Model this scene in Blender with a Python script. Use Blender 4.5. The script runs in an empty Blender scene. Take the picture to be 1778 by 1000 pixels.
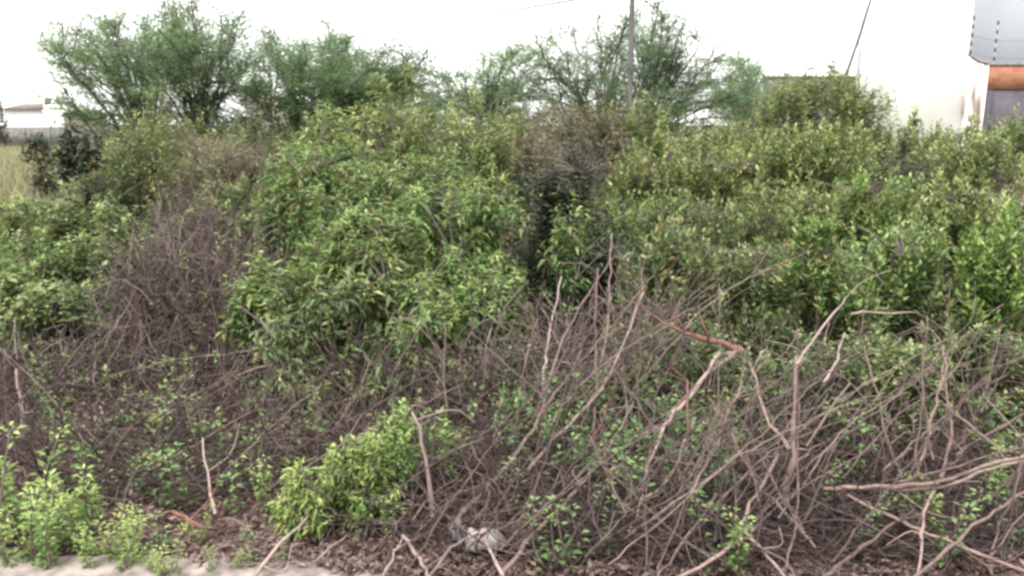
import bpy, math, random
import numpy as np

# ------------------------------------------------------------------ camera, world, sun, exposure
scene = bpy.context.scene
C = scene.collection
F, PITCH, EYE = 1395.0, math.radians(11.5), 1.6          # focal length in px of a 1778 px wide picture
cam_d = bpy.data.cameras.new('camera')
cam_d.sensor_width = 36.0
cam_d.lens = F * 36.0 / 1778.0
cam_d.clip_start, cam_d.clip_end = 0.05, 3000
cam = bpy.data.objects.new('camera', cam_d)
C.objects.link(cam)
cam.location = (0, 0, EYE)
cam.rotation_euler = (math.pi / 2 - PITCH, 0, 0)
scene.camera = cam

SUN_EL, SUN_AZ = math.radians(62), math.radians(205)       # high veiled sun, behind the camera's left shoulder
w = bpy.data.worlds.new('World')
scene.world = w
w.use_nodes = True
nt = w.node_tree
bg = nt.nodes['Background']
sky = nt.nodes.new('ShaderNodeTexSky')
sky.sky_type = 'NISHITA'
sky.sun_disc = False
sky.sun_elevation = SUN_EL
sky.sun_rotation = SUN_AZ
sky.air_density, sky.dust_density, sky.ozone_density = 1.0, 2.0, 1.0
hs = nt.nodes.new('ShaderNodeHueSaturation')               # overcast: the cloud layer takes most of the blue out
hs.inputs['Saturation'].default_value = 0.3
nt.links.new(sky.outputs[0], hs.inputs['Color'])
cl = nt.nodes.new('ShaderNodeMixRGB')                      # bright even cloud cover over the clear sky
cl.inputs[0].default_value = 0.8
cl.inputs[2].default_value = (4.3, 4.25, 4.18, 1)
nt.links.new(hs.outputs[0], cl.inputs[1])
nt.links.new(cl.outputs[0], bg.inputs['Color'])
bg.inputs['Strength'].default_value = 0.15

sd = bpy.data.lights.new('sun', 'SUN')
sd.energy, sd.angle, sd.color = 1.5, math.radians(14), (1.0, 0.965, 0.91)
so = bpy.data.objects.new('sun', sd)
C.objects.link(so)
# the lamp shines along its -Z: point it from the azimuth the sky uses (clockwise from +Y)
so.rotation_euler = (math.pi / 2 - SUN_EL, 0, math.pi - SUN_AZ)

scene.view_settings.view_transform = 'Standard'
scene.view_settings.look = 'None'
scene.view_settings.exposure = 2.05
scene.view_settings.gamma = 1.0
scene.render.engine = 'CYCLES'
scene.cycles.max_bounces = 7
scene.cycles.diffuse_bounces = 3
scene.cycles.transmission_bounces = 4
scene.cycles.glossy_bounces = 2
scene.cycles.use_denoising = True
scene.cycles.filter_width = 2.9                            # the soft lens of a small camera

# ------------------------------------------------------------------ helpers
cP, sP = math.cos(PITCH), math.sin(PITCH)


def at(px, py, Y):
    """the world point that stands at distance Y in front of the camera and shows at that place in the photograph"""
    dx, v = (px - 889.0) / F, (500.0 - py) / F
    t = Y / (cP + v * sP)
    return np.array([dx * t, Y, EYE + t * (-sP + v * cP)])


def ground_y(py):
    v = (500.0 - py) / F
    return EYE / (sP - v * cP) * (cP + v * sP)


def nrm(a):
    return a / np.maximum(np.linalg.norm(a, axis=-1, keepdims=True), 1e-9)


class Geo:
    """collects vertices, triangles/quads and a per-vertex tint; build() links ONE mesh object"""

    def __init__(self):
        self.v, self.f, self.t, self.n = [], [], [], 0

    def add(self, v, f, tint=0.5):
        v = np.asarray(v, float).reshape(-1, 3)
        self.v.append(v)
        if isinstance(f, list):                                 # a list may mix triangles and quads
            for k in sorted({len(x) for x in f}):
                self.f.append(np.array([x for x in f if len(x) == k], int) + self.n)
        else:
            self.f.append(f + self.n)
        self.t.append(np.broadcast_to(np.asarray(tint, float), (len(v),)).copy())
        self.n += len(v)

    def tube(self, pts, rad, sides=5, tint=0.5, cap=True):
        pts = np.asarray(pts, float)
        n = len(pts)
        rad = np.broadcast_to(np.asarray(rad, float), (n,))
        d = nrm(np.gradient(pts, axis=0))
        ref = np.array([0.31, 0.19, 0.93]) if abs(d[:, 2]).mean() < 0.8 else np.array([0.9, 0.35, 0.1])
        a = nrm(np.cross(d, ref))
        b = np.cross(d, a)
        th = np.arange(sides) * 2 * np.pi / sides
        ring = pts[:, None] + rad[:, None, None] * (np.cos(th)[None, :, None] * a[:, None] + np.sin(th)[None, :, None] * b[:, None])
        i, j = np.meshgrid(np.arange(n - 1), np.arange(sides), indexing='ij')
        k = (j + 1) % sides
        q = np.stack([i * sides + j, i * sides + k, (i + 1) * sides + k, (i + 1) * sides + j], -1).reshape(-1, 4)
        self.add(ring.reshape(-1, 3), q, tint)
        if cap:
            v0 = self.n - n * sides
            for s, e in ((0, pts[0]), (n - 1, pts[-1])):
                self.v.append(e[None]); self.t.append(np.array([0.5 if np.ndim(tint) == 0 else 0.5]))
                c = self.n; self.n += 1
                r = v0 + s * sides + np.arange(sides)
                self.f.append(np.stack([r, np.roll(r, -1), np.full(sides, c)], -1))

    def box(self, lo, hi, tint=0.5):
        x0, y0, z0 = lo; x1, y1, z1 = hi
        v = [(x0, y0, z0), (x1, y0, z0), (x1, y1, z0), (x0, y1, z0), (x0, y0, z1), (x1, y0, z1), (x1, y1, z1), (x0, y1, z1)]
        f = [(0, 3, 2, 1), (4, 5, 6, 7), (0, 1, 5, 4), (1, 2, 6, 5), (2, 3, 7, 6), (3, 0, 4, 7)]
        self.add(v, f, tint)

    def leaves(self, P, D, U, L, W, tint, droop=0.25, fold=0.25):
        """one folded, drooping leaf of four triangles at each P along D"""
        P, D, U = np.asarray(P, float), nrm(np.asarray(D, float)), np.asarray(U, float)
        S = nrm(np.cross(D, U))
        N = np.cross(S, D)
        L = np.broadcast_to(L, (len(P),))[:, None]
        W = np.broadcast_to(W, (len(P),))[:, None]
        M = P + D * L * 0.45 - N * W * fold * 0.5
        A = P + D * L * 0.42 + S * W * 0.5 + N * W * fold
        B = P + D * L * 0.42 - S * W * 0.5 + N * W * fold
        T = P + D * L - N * L * droop
        v = np.stack([P, A, B, T, M], 1)
        f = np.array([(0, 4, 1), (0, 2, 4), (1, 4, 3), (4, 2, 3)])[None] + (np.arange(len(P)) * 5)[:, None, None]
        self.add(v.reshape(-1, 3), f.reshape(-1, 3), np.repeat(np.broadcast_to(tint, (len(P),)), 5))

    def build(self, name, m, parent=None, smooth=False):
        me = bpy.data.meshes.new(name)
        v = np.concatenate(self.v) if self.v else np.zeros((0, 3))
        me.vertices.add(len(v))
        me.vertices.foreach_set('co', v.astype(np.float32).ravel())
        cnt = np.concatenate([np.full(len(f), f.shape[1]) for f in self.f])
        idx = np.concatenate([f.ravel() for f in self.f])
        me.loops.add(len(idx))
        me.loops.foreach_set('vertex_index', idx.astype(np.int32))
        me.polygons.add(len(cnt))
        me.polygons.foreach_set('loop_start', np.concatenate([[0], np.cumsum(cnt)[:-1]]).astype(np.int32))
        if smooth:
            me.polygons.foreach_set('use_smooth', np.ones(len(cnt), bool))
        me.update(calc_edges=True)
        a = me.attributes.new('tint', 'FLOAT', 'POINT')
        a.data.foreach_set('value', np.concatenate(self.t).astype(np.float32))
        me.materials.append(m)
        o = bpy.data.objects.new(name, me)
        C.objects.link(o)
        o.parent = parent
        return o


def tag(o, label=None, cat=None, group=None, kind=None):
    for k, x in (('label', label), ('category', cat), ('group', group), ('kind', kind)):
        if x:
            o[k] = x
    return o


def thing(name, label, cat, loc=(0, 0, 0), rz=0.0, group=None):
    o = bpy.data.objects.new(name, None)
    o.empty_display_size = 0.1
    C.objects.link(o)
    o.location = tuple(loc)
    o.rotation_euler = (0, 0, rz)
    return tag(o, label, cat, group)


def dup(root, loc, rz, sc, label=None, group=None):
    r = root.copy()
    C.objects.link(r)
    r.location, r.rotation_euler, r.scale = tuple(loc), (0, 0, rz), (sc, sc, sc)
    if label:
        r['label'] = label
    if group:
        r['group'] = group
    for ch in list(root.children):
        c = ch.copy()
        C.objects.link(c)
        c.parent = r
    return r


def wob(seed, freq):
    """a smooth random field, about -1..1"""
    r = np.random.default_rng(seed)
    k = r.normal(size=(7, 3)) * freq
    ph = r.uniform(0, 6.28, 7)
    return lambda p: np.sin(np.asarray(p) @ k.T + ph).sum(-1) / 2.6


def spline(pts, n):
    """Catmull-Rom through the points, n samples"""
    p = np.asarray(pts, float)
    p = np.concatenate([[2 * p[0] - p[1]], p, [2 * p[-1] - p[-2]]])
    out = []
    for t in np.linspace(0, len(p) - 3 - 1e-6, n):
        i = int(t); u = t - i
        a, b, c, d = p[i:i + 4]
        out.append(0.5 * (2 * b + (c - a) * u + (2 * a - 5 * b + 4 * c - d) * u * u + (3 * b - a - 3 * c + d) * u ** 3))
    return np.array(out)


# ------------------------------------------------------------------ materials
def new_mat(name):
    m = bpy.data.materials.new(name)
    m.use_nodes = True
    t = m.node_tree
    return m, t, t.nodes, t.links, t.nodes['Principled BSDF']


def ramp(nodes, stops):
    r = nodes.new('ShaderNodeValToRGB')
    while len(r.color_ramp.elements) < len(stops):
        r.color_ramp.elements.new(0.5)
    for e, (p, c) in zip(r.color_ramp.elements, stops):
        e.position, e.color = p, (*c, 1)
    return r


def leaf_mat(name, dark, mid, light, dry=(0.22, 0.17, 0.08), rough=0.5, trans=0.30, spec=0.35):
    """leaf colour from the leaf's own age (tint), with a little difference between plants"""
    m, t, N, Lk, b = new_mat(name)
    a = N.new('ShaderNodeAttribute'); a.attribute_name = 'tint'
    oi = N.new('ShaderNodeObjectInfo')
    ad = N.new('ShaderNodeMath'); ad.operation = 'MULTIPLY_ADD'
    Lk.new(oi.outputs['Random'], ad.inputs[0]); ad.inputs[1].default_value = 0.16
    sb = N.new('ShaderNodeMath'); sb.operation = 'SUBTRACT'
    Lk.new(a.outputs['Fac'], sb.inputs[0]); sb.inputs[1].default_value = 0.08
    Lk.new(sb.outputs[0], ad.inputs[2])
    r = ramp(N, [(0.0, dry), (0.07, dark), (0.5, mid), (1.0, light)])
    Lk.new(ad.outputs[0], r.inputs[0])
    Lk.new(r.outputs[0], b.inputs['Base Color'])
    b.inputs['Roughness'].default_value = rough
    b.inputs['Specular IOR Level'].default_value = spec
    tr = N.new('ShaderNodeBsdfTranslucent')
    hv = N.new('ShaderNodeHueSaturation')
    hv.inputs['Saturation'].default_value, hv.inputs['Value'].default_value = 1.1, 1.3
    Lk.new(r.outputs[0], hv.inputs['Color']); Lk.new(hv.outputs[0], tr.inputs['Color'])
    mx = N.new('ShaderNodeMixShader'); mx.inputs[0].default_value = trans
    Lk.new(b.outputs[0], mx.inputs[1]); Lk.new(tr.outputs[0], mx.inputs[2])
    Lk.new(mx.outputs[0], N['Material Output'].inputs['Surface'])
    return m


def bark_mat(name, c0, c1, scale=40, rough=0.85):
    m, t, N, Lk, b = new_mat(name)
    tc = N.new('ShaderNodeTexCoord')
    ns = N.new('ShaderNodeTexNoise'); ns.inputs['Scale'].default_value = scale; ns.inputs['Detail'].default_value = 4
    Lk.new(tc.outputs['Object'], ns.inputs['Vector'])
    a = N.new('ShaderNodeAttribute'); a.attribute_name = 'tint'
    ad = N.new('ShaderNodeMath'); ad.operation = 'ADD'
    sc = N.new('ShaderNodeMath'); sc.operation = 'MULTIPLY_ADD'
    Lk.new(ns.outputs['Fac'], sc.inputs[0]); sc.inputs[1].default_value, sc.inputs[2].default_value = 0.9, -0.45
    Lk.new(sc.outputs[0], ad.inputs[0]); Lk.new(a.outputs['Fac'], ad.inputs[1])
    r = ramp(N, [(0.1, c0), (0.9, c1)])
    Lk.new(ad.outputs[0], r.inputs[0]); Lk.new(r.outputs[0], b.inputs['Base Color'])
    b.inputs['Roughness'].default_value = rough
    b.inputs['Specular IOR Level'].default_value = 0.2
    bp = N.new('ShaderNodeBump'); bp.inputs['Strength'].default_value = 0.5; bp.inputs['Distance'].default_value = 0.004
    Lk.new(ns.outputs['Fac'], bp.inputs['Height']); Lk.new(bp.outputs[0], b.inputs['Normal'])
    return m


def plain_mat(name, c0, c1, scale=6.0, rough=0.85, stretch=(1, 1, 1), bump=0.0, lo=0.35, hi=0.65):
    m, t, N, Lk, b = new_mat(name)
    tc = N.new('ShaderNodeTexCoord')
    mp = N.new('ShaderNodeMapping'); mp.inputs['Scale'].default_value = stretch
    ns = N.new('ShaderNodeTexNoise'); ns.inputs['Scale'].default_value = scale; ns.inputs['Detail'].default_value = 6
    Lk.new(tc.outputs['Object'], mp.inputs[0]); Lk.new(mp.outputs[0], ns.inputs['Vector'])
    r = ramp(N, [(lo, c0), (hi, c1)])
    Lk.new(ns.outputs['Fac'], r.inputs[0]); Lk.new(r.outputs[0], b.inputs['Base Color'])
    b.inputs['Roughness'].default_value = rough
    b.inputs['Specular IOR Level'].default_value = 0.25
    if bump:
        bp = N.new('ShaderNodeBump'); bp.inputs['Strength'].default_value = 0.6; bp.inputs['Distance'].default_value = bump
        Lk.new(ns.outputs['Fac'], bp.inputs['Height']); Lk.new(bp.outputs[0], b.inputs['Normal'])
    return m


M = {
    'light': leaf_mat('light green leaf', (0.055, 0.096, 0.036), (0.135, 0.205, 0.064), (0.36, 0.43, 0.165)),
    'olive': leaf_mat('olive leaf', (0.072, 0.098, 0.04), (0.165, 0.21, 0.074), (0.42, 0.455, 0.19)),
    'bright': leaf_mat('bright green leaf', (0.07, 0.12, 0.036), (0.15, 0.235, 0.064), (0.36, 0.44, 0.15)),
    'lime': leaf_mat('lime green leaf', (0.07, 0.11, 0.033), (0.15, 0.215, 0.058), (0.33, 0.385, 0.125)),
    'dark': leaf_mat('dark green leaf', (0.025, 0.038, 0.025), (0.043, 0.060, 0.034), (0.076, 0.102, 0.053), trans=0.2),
    'mid': leaf_mat('mid green leaf', (0.058, 0.088, 0.038), (0.13, 0.175, 0.066), (0.31, 0.355, 0.15)),
    'dryolive': leaf_mat('dry olive leaf', (0.105, 0.095, 0.07), (0.18, 0.165, 0.105), (0.31, 0.29, 0.16)),
    'feather': leaf_mat('feathery blue green leaf', (0.07, 0.115, 0.058), (0.125, 0.195, 0.088), (0.26, 0.335, 0.155), trans=0.45),
    'feather2': leaf_mat('feathery mid green leaf', (0.066, 0.115, 0.052), (0.12, 0.195, 0.078), (0.24, 0.325, 0.13), trans=0.45),
    'weed': leaf_mat('weed leaf', (0.06, 0.105, 0.04), (0.115, 0.19, 0.068), (0.22, 0.32, 0.12)),
    'grass': leaf_mat('dry grass', (0.119, 0.119, 0.060), (0.187, 0.187, 0.098), (0.272, 0.264, 0.145), dry=(0.187, 0.153, 0.093)),
    'litter': leaf_mat('fallen leaf', (0.07, 0.046, 0.040), (0.135, 0.090, 0.077), (0.26, 0.185, 0.155), dry=(0.06, 0.038, 0.034), trans=0.1),
    'stem': bark_mat('shrub stem', (0.068, 0.054, 0.049), (0.163, 0.129, 0.116)),
    'twig': bark_mat('dry twig', (0.026, 0.019, 0.018), (0.105, 0.076, 0.070)),
    'brush': bark_mat('dry brush stem', (0.045, 0.034, 0.031), (0.175, 0.134, 0.123)),
    'dead': bark_mat('dead branch bark', (0.055, 0.039, 0.035), (0.20, 0.145, 0.13)),
    'pale': bark_mat('pale dead bark', (0.12, 0.09, 0.08), (0.32, 0.245, 0.22)),
    'red': bark_mat('reddish peeling bark', (0.075, 0.033, 0.026), (0.20, 0.105, 0.085)),
    'pink': bark_mat('pinkish bare bark', (0.12, 0.080, 0.070), (0.30, 0.215, 0.192)),
    'trunk': bark_mat('tree bark', (0.07, 0.065, 0.06), (0.15, 0.13, 0.12), 15),
    'soil': plain_mat('soil', (0.085, 0.06, 0.05), (0.19, 0.135, 0.11), 9, 0.95, bump=0.02),
    'kerb': plain_mat('weathered concrete', (0.10, 0.08, 0.07), (0.25, 0.215, 0.19), 14, 0.9, bump=0.006),
    'white': plain_mat('white plaster', (0.80, 0.79, 0.77), (0.86, 0.86, 0.85), 1.5, 0.9, (1, 1, 0.3)),
    'stained': plain_mat('stained white plaster', (0.13, 0.10, 0.085), (0.70, 0.66, 0.61), 3, 0.9, (2.5, 1, 0.25), lo=0.36, hi=0.56),
    'bluegrey': plain_mat('pale blue grey paint', (0.288, 0.310, 0.346), (0.324, 0.342, 0.374), 0.6, 0.8),
    'grey': plain_mat('grey concrete block', (0.10, 0.096, 0.096), (0.18, 0.172, 0.172), 4, 0.95),
    'darkgrey': plain_mat('dark grey render', (0.055, 0.05, 0.058), (0.10, 0.09, 0.105), 3, 0.9, (1, 1, 0.6)),
    'coping': plain_mat('dirty coping', (0.10, 0.09, 0.09), (0.24, 0.22, 0.21), 8, 0.9),
    'roof': plain_mat('weathered roof tile', (0.11, 0.086, 0.082), (0.18, 0.142, 0.134), 3, 0.9),
    'brown': plain_mat('brown plaster', (0.10, 0.078, 0.062), (0.18, 0.14, 0.115), 2, 0.9),
    'pole': plain_mat('grey wooden pole', (0.075, 0.068, 0.067), (0.13, 0.12, 0.118), 6, 0.9, (4, 4, 0.3)),
    'wire': plain_mat('cable', (0.03, 0.03, 0.03), (0.05, 0.05, 0.05), 3, 0.6),
    'black': plain_mat('black insulator', (0.02, 0.02, 0.025), (0.05, 0.05, 0.05), 3, 0.5),
    'steel': plain_mat('grey steel', (0.22, 0.22, 0.24), (0.34, 0.34, 0.36), 5, 0.5),
    'bag': plain_mat('dirty plastic film', (0.13, 0.122, 0.122), (0.28, 0.265, 0.268), 30, 0.5),
}


def brick_mat():
    m, t, N, Lk, b = new_mat('orange brick')
    tc = N.new('ShaderNodeTexCoord')
    mp = N.new('ShaderNodeMapping'); mp.inputs['Rotation'].default_value = (math.pi / 2, 0, 0)
    br = N.new('ShaderNodeTexBrick')
    br.inputs['Color1'].default_value = (0.33, 0.10, 0.05, 1)
    br.inputs['Color2'].default_value = (0.40, 0.18, 0.10, 1)
    br.inputs['Mortar'].default_value = (0.27, 0.19, 0.15, 1)
    br.inputs['Scale'].default_value = 2.4
    br.inputs['Mortar Size'].default_value = 0.018
    Lk.new(tc.outputs['Object'], mp.inputs[0]); Lk.new(mp.outputs[0], br.inputs['Vector'])
    ns = N.new('ShaderNodeTexNoise'); ns.inputs['Scale'].default_value = 3
    mx = N.new('ShaderNodeMixRGB'); mx.blend_type = 'MULTIPLY'; mx.inputs[0].default_value = 0.5
    Lk.new(br.outputs['Color'], mx.inputs[1]); Lk.new(ns.outputs['Color'], mx.inputs[2])
    Lk.new(mx.outputs[0], b.inputs['Base Color'])
    b.inputs['Roughness'].default_value = 0.9
    return m


def ground_mat():
    m, t, N, Lk, b = new_mat('bare earth and dry grass')
    tc = N.new('ShaderNodeTexCoord')
    n1 = N.new('ShaderNodeTexNoise'); n1.inputs['Scale'].default_value = 14; n1.inputs['Detail'].default_value = 8
    n2 = N.new('ShaderNodeTexNoise'); n2.inputs['Scale'].default_value = 0.25; n2.inputs['Detail'].default_value = 5
    for n in (n1, n2):
        Lk.new(tc.outputs['Object'], n.inputs['Vector'])
    r1 = ramp(N, [(0.3, (0.045, 0.031, 0.027)), (0.55, (0.09, 0.062, 0.053)), (0.75, (0.16, 0.117, 0.10))])
    r2 = ramp(N, [(0.3, (0.11, 0.11, 0.06)), (0.5, (0.15, 0.15, 0.085)), (0.7, (0.17, 0.16, 0.10))])
    Lk.new(n1.outputs['Fac'], r1.inputs[0]); Lk.new(n2.outputs['Fac'], r2.inputs[0])
    sx = N.new('ShaderNodeSeparateXYZ'); Lk.new(tc.outputs['Object'], sx.inputs[0])
    mr = N.new('ShaderNodeMapRange'); mr.inputs[1].default_value, mr.inputs[2].default_value = 7.5, 10.0   # the thicket's soil gives way to the field
    Lk.new(sx.outputs['Y'], mr.inputs[0])
    mx = N.new('ShaderNodeMixRGB')
    Lk.new(mr.outputs[0], mx.inputs[0]); Lk.new(r1.outputs[0], mx.inputs[1]); Lk.new(r2.outputs[0], mx.inputs[2])
    Lk.new(mx.outputs[0], b.inputs['Base Color'])
    b.inputs['Roughness'].default_value = 0.95
    b.inputs['Specular IOR Level'].default_value = 0.1
    bp = N.new('ShaderNodeBump'); bp.inputs['Strength'].default_value = 0.8; bp.inputs['Distance'].default_value = 0.03
    Lk.new(n1.outputs['Fac'], bp.inputs['Height']); Lk.new(bp.outputs[0], b.inputs['Normal'])
    return m


M['brick'] = brick_mat()
M['ground'] = ground_mat()

# ------------------------------------------------------------------ the ground
gf = wob(3, 1.3)
gs = np.concatenate([-np.geomspace(900, 6, 14), np.linspace(-5, 5, 61), np.geomspace(6, 900, 14)])
gys = np.concatenate([[-900, -200, -50, -10, -3, 0, 1], np.linspace(1.6, 9, 60), np.geomspace(10, 1500, 22)])
X, Y = np.meshgrid(gs, gys)


def ground_z(x, y):
    p = np.stack([np.asarray(x, float), np.asarray(y, float), np.zeros_like(np.asarray(x, float))], -1)
    d = np.hypot(p[..., 0], p[..., 1] - 4)
    return 0.022 * gf(p) * np.clip(1.6 - d / 8, 0, 1) - 0.015


g = Geo()
nx, ny = len(gs), len(gys)
i, j = np.meshgrid(np.arange(ny - 1), np.arange(nx - 1), indexing='ij')
g.add(np.stack([X, Y, ground_z(X, Y)], -1), np.stack([i * nx + j, i * nx + j + 1, (i + 1) * nx + j + 1, (i + 1) * nx + j], -1).reshape(-1, 4))
tag(g.build('ground', M['ground'], smooth=True), kind='structure')

# weathered concrete kerb at the feet, half lost under the plants
g = Geo()
rk = np.random.default_rng(5)
ks = np.linspace(-2.6, -0.46, 70)
kz = 0.03 + 0.010 * np.sin(ks * 3.1) + rk.normal(0, 0.004, 70) - 0.03 * np.clip((ks + 0.75) / 0.29, 0, 1) - 0.012 * (np.abs((ks + 2.6) % 0.8 - 0.4) < 0.02)
ky = 2.69 - 0.03 * ks + rk.normal(0, 0.006, 70)
prof = [(-0.20, -0.06), (-0.19, 0.0), (-0.02, 0.0), (0.0, -0.018), (0.015, -0.08)]
kv = np.array([[(x, y + dy, z + dz) for dy, dz in prof] for x, y, z in zip(ks, ky, kz)])
i, j = np.meshgrid(np.arange(69), np.arange(4), indexing='ij')
g.add(kv, np.stack([i * 5 + j, (i + 1) * 5 + j, (i + 1) * 5 + j + 1, i * 5 + j + 1], -1).reshape(-1, 4))
tag(g.build('kerb', M['kerb']), kind='structure')

# ------------------------------------------------------------------ large structure: the white building and its walls
D0 = 18.0
X0, X1, X2 = at(1489, 100, D0)[0], at(1681, 100, D0)[0], at(1717, 100, D0)[0]
t = thing('white_building', 'tall blank white plastered building rising behind the thicket on the right', 'building', (X0, D0, 0))
def wedge(x0, y0, x1, y1, xb, z0, z1):                       # the plot narrows to the back: the left side runs away to the right
    g = Geo()
    g.add([(x0, y0, z0), (x1, y0, z0), (x1, y1, z0), (xb, y1, z0), (x0, y0, z1), (x1, y0, z1), (x1, y1, z1), (xb, y1, z1)],
          [(0, 3, 2, 1), (4, 5, 6, 7), (0, 1, 5, 4), (1, 2, 6, 5), (2, 3, 7, 6), (3, 0, 4, 7)])
    return g


wedge(0, 0, X1 - X0, 4.3, 2.0, 0, 6.4).build('wall', M['white'], t)
wedge(-0.05, -0.08, X1 - X0 + 0.08, 4.35, 1.96, 6.4, 6.55).build('roof', M['grey'], t)

g = Geo(); g.tube([(0.0, -0.06, 0), (0.0, -0.06, 3.3)], 0.03, 8); g.build('edge_shadow_rod', M['steel'], t)  # slim grey rod added to draw the shadow line down the wall's left edge

zt = at(1700, 112, D0)[2]
t = thing('boundary_wall', 'low white pier and wall with orange brick band beside the white building', 'wall', (X1, D0, 0))
g = Geo()
n = 9
xs = np.linspace(0.003, X2 - X1, n)
top = zt + 0.16 * (1 - np.linspace(0, 1, n)) ** 2             # the top of the pier dips in a curve
for a in range(n - 1):
    v = [(xs[a], -0.05, 0), (xs[a + 1], -0.05, 0), (xs[a + 1], -0.05, top[a + 1]), (xs[a], -0.05, top[a]),
         (xs[a], 0.2, 0), (xs[a + 1], 0.2, 0), (xs[a + 1], 0.2, top[a + 1]), (xs[a], 0.2, top[a])]
    f = [(0, 1, 2, 3), (5, 4, 7, 6), (3, 2, 6, 7)] + ([(1, 5, 6, 2)] if a == n - 2 else []) + ([(4, 0, 3, 7)] if a == 0 else [])
    g.add(v, f)
pier = g.build('pier', M['stained'], t)
g = Geo()
for a in range(n - 1):
    q0, q1 = np.array([xs[a], -0.07, top[a] + 0.002]), np.array([xs[a + 1], -0.07, top[a + 1] + 0.002])
    e = np.array([0, 0.29, 0]); h = np.array([0, 0, 0.045])
    g.add([q0, q1, q1 + h, q0 + h, q0 + e, q1 + e, q1 + e + h, q0 + e + h], [(0, 1, 2, 3), (5, 4, 7, 6), (3, 2, 6, 7), (0, 4, 5, 1)])
g.build('coping', M['coping'], pier)
wl = X2 - X1
zb = at(1750, 155, D0)[2]
g = Geo(); g.box((wl + 0.003, 0.1, zb), (wl + 6, 0.3, zt - 0.03)); g.build('brick_band', M['brick'], t)
g = Geo(); g.box((wl + 0.003, 0.085, zt - 0.028), (wl + 6, 0.33, zt + 0.03)); g.build('coping', M['coping'], t)
g = Geo(); g.box((wl + 0.003, 0.12, 0), (wl + 6, 0.28, zb - 0.003))
for a in range(4):
    g.box((wl + 0.10 + a * 1.9, 0.095, 0), (wl + 0.24 + a * 1.9, 0.118, zb - 0.02))
g.build('lower_panel', M['darkgrey'], t)

t = thing('grey_building', 'pale blue grey building standing behind the brick banded wall', 'building', (X1 + 0.3, D0 + 5, 0))
wedge(1.0, 0, 14, 8, 5.2, 0, 8).build('wall', M['bluegrey'], t)
wedge(0.85, -0.12, 14.1, 8.1, 5.1, 8, 8.2).build('roof', M['grey'], t)

# electric fence on top of the low wall
for px, y0, y1, lab in ((1684, 26, 100, 'black electric fence post against the white building corner'),
                        (1725, 34, 112, 'electric fence post with black insulators above the orange brick')):
    p0, p1 = at(px, y1, D0 + 0.12), at(px, y0, D0 + 0.12)
    t = thing('fence_post', lab, 'fence post', p0, group='electric fence posts on the low wall')
    h = p1[2] - p0[2]
    g = Geo(); g.tube([(0, 0, -0.06), (0, 0, h)], 0.008, 6); g.build('rod', M['steel'], t)
    for q in range(5):
        z = h * (0.12 + 0.2 * q)
        g = Geo(); g.tube([(0, 0, z - 0.05), (0, 0, z - 0.02), (0, 0, z + 0.02), (0, 0, z + 0.05)], [0.010, 0.019, 0.019, 0.010], 8); g.build('insulator', M['black'], t)
g = Geo()
for q in (0, 2):
    a = at(1684, 100 - 74 * (0.12 + 0.2 * q), D0 + 0.12); b = at(1725, 112 - 78 * (0.12 + 0.2 * q), D0 + 0.12)
    c = b + np.array([5.5, 0.2, 0])
    a[2] += 0.0
    g.tube([a, b, c], 0.003, 4)
tag(g.build('fence_wire', M['wire']), 'thin electric fence wires strung between the posts on the low wall', 'wire')

# grey block wall further back, with two thin posts on it
GD = 24.0
a, b = at(1330, 136, GD), at(1560, 136, GD)
t = thing('block_wall', 'grey concrete block wall showing above the olive bush beside the white building', 'wall', (a[0], GD, 0))
g = Geo(); g.box((0, 0, 0), (b[0] - a[0], 0.2, a[2])); g.build('wall', M['grey'], t)
g = Geo(); g.box((-0.03, -0.03, a[2] + 0.001), (b[0] - a[0], 0.23, a[2] + 0.06)); g.build('coping', M['kerb'], t)
for px, y0, lab in ((1343, 68, 'pale thin post with dark insulator on the left end of the grey block wall'),
                    (1411, 84, 'second pale thin post on the grey block wall, nearer the white building')):
    p0, p1 = at(px, 133, GD + 0.1), at(px, y0, GD + 0.1)
    t = thing('fence_post', lab, 'fence post', p0, group='thin posts on the grey block wall')
    h = p1[2] - p0[2]
    g = Geo(); g.tube([(0, 0, -0.0), (0, 0, h)], 0.006, 6); g.build('rod', M['white'], t)
    g = Geo(); g.tube([(0, 0, h - 0.18), (0, 0, h - 0.12), (0, 0, h - 0.04), (0, 0, h)], [0.012, 0.03, 0.03, 0.012], 8); g.build('insulator', M['steel'], t)

# leaning stay at the white building's left edge
g = Geo()
pts = spline([at(1530, -50, D0 - 0.35), at(1512, 0, D0 - 0.35), at(1490, 70, D0 - 0.3), at(1462, 150, D0 - 0.3), at(1420, 262, D0 - 0.3)], 16)
pts[-1][2] = max(pts[-1][2], -0.05)
lo = at(1407, 300, D0 - 0.3); lo[2] = -0.05
pts = np.concatenate([pts[:-1], [lo]])
g.tube(pts, np.linspace(0.018, 0.045, len(pts)), 8)
tag(g.build('leaning_strut', M['pole']), 'grey strut leaning along the left edge of the white building', 'strut')

# utility pole and its cable
PD = 10.9
pb = at(1095, 100, PD)
t = thing('utility_pole', 'slim grey utility pole rising out of the wide loose feathery tree', 'pole', (pb[0], PD, 0))
g = Geo(); g.tube([(0, 0, -0.3), (0, 0, 3), (0, 0, 5.2)], [0.040, 0.035, 0.032], 12); g.build('shaft', M['pole'], t)
g = Geo(); g.box((-0.35, -0.075, 4.9), (0.35, -0.045, 4.96)); g.build('crossarm', M['pole'], t)
g = Geo()
e0, e1 = at(1094, -16, PD - 0.045), at(330, 100, 150)
u = np.linspace(0, 1, 60)[:, None]
pts = e0 + (e1 - e0) * u
pts[:, 2] -= 4 * 0.35 * u[:, 0] * (1 - u[:, 0])
g.tube(pts, 0.014, 6)
tag(g.build('overhead_cable', M['wire']), 'thin grey overhead cable sagging across the white sky left of the pole', 'cable')

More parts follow.
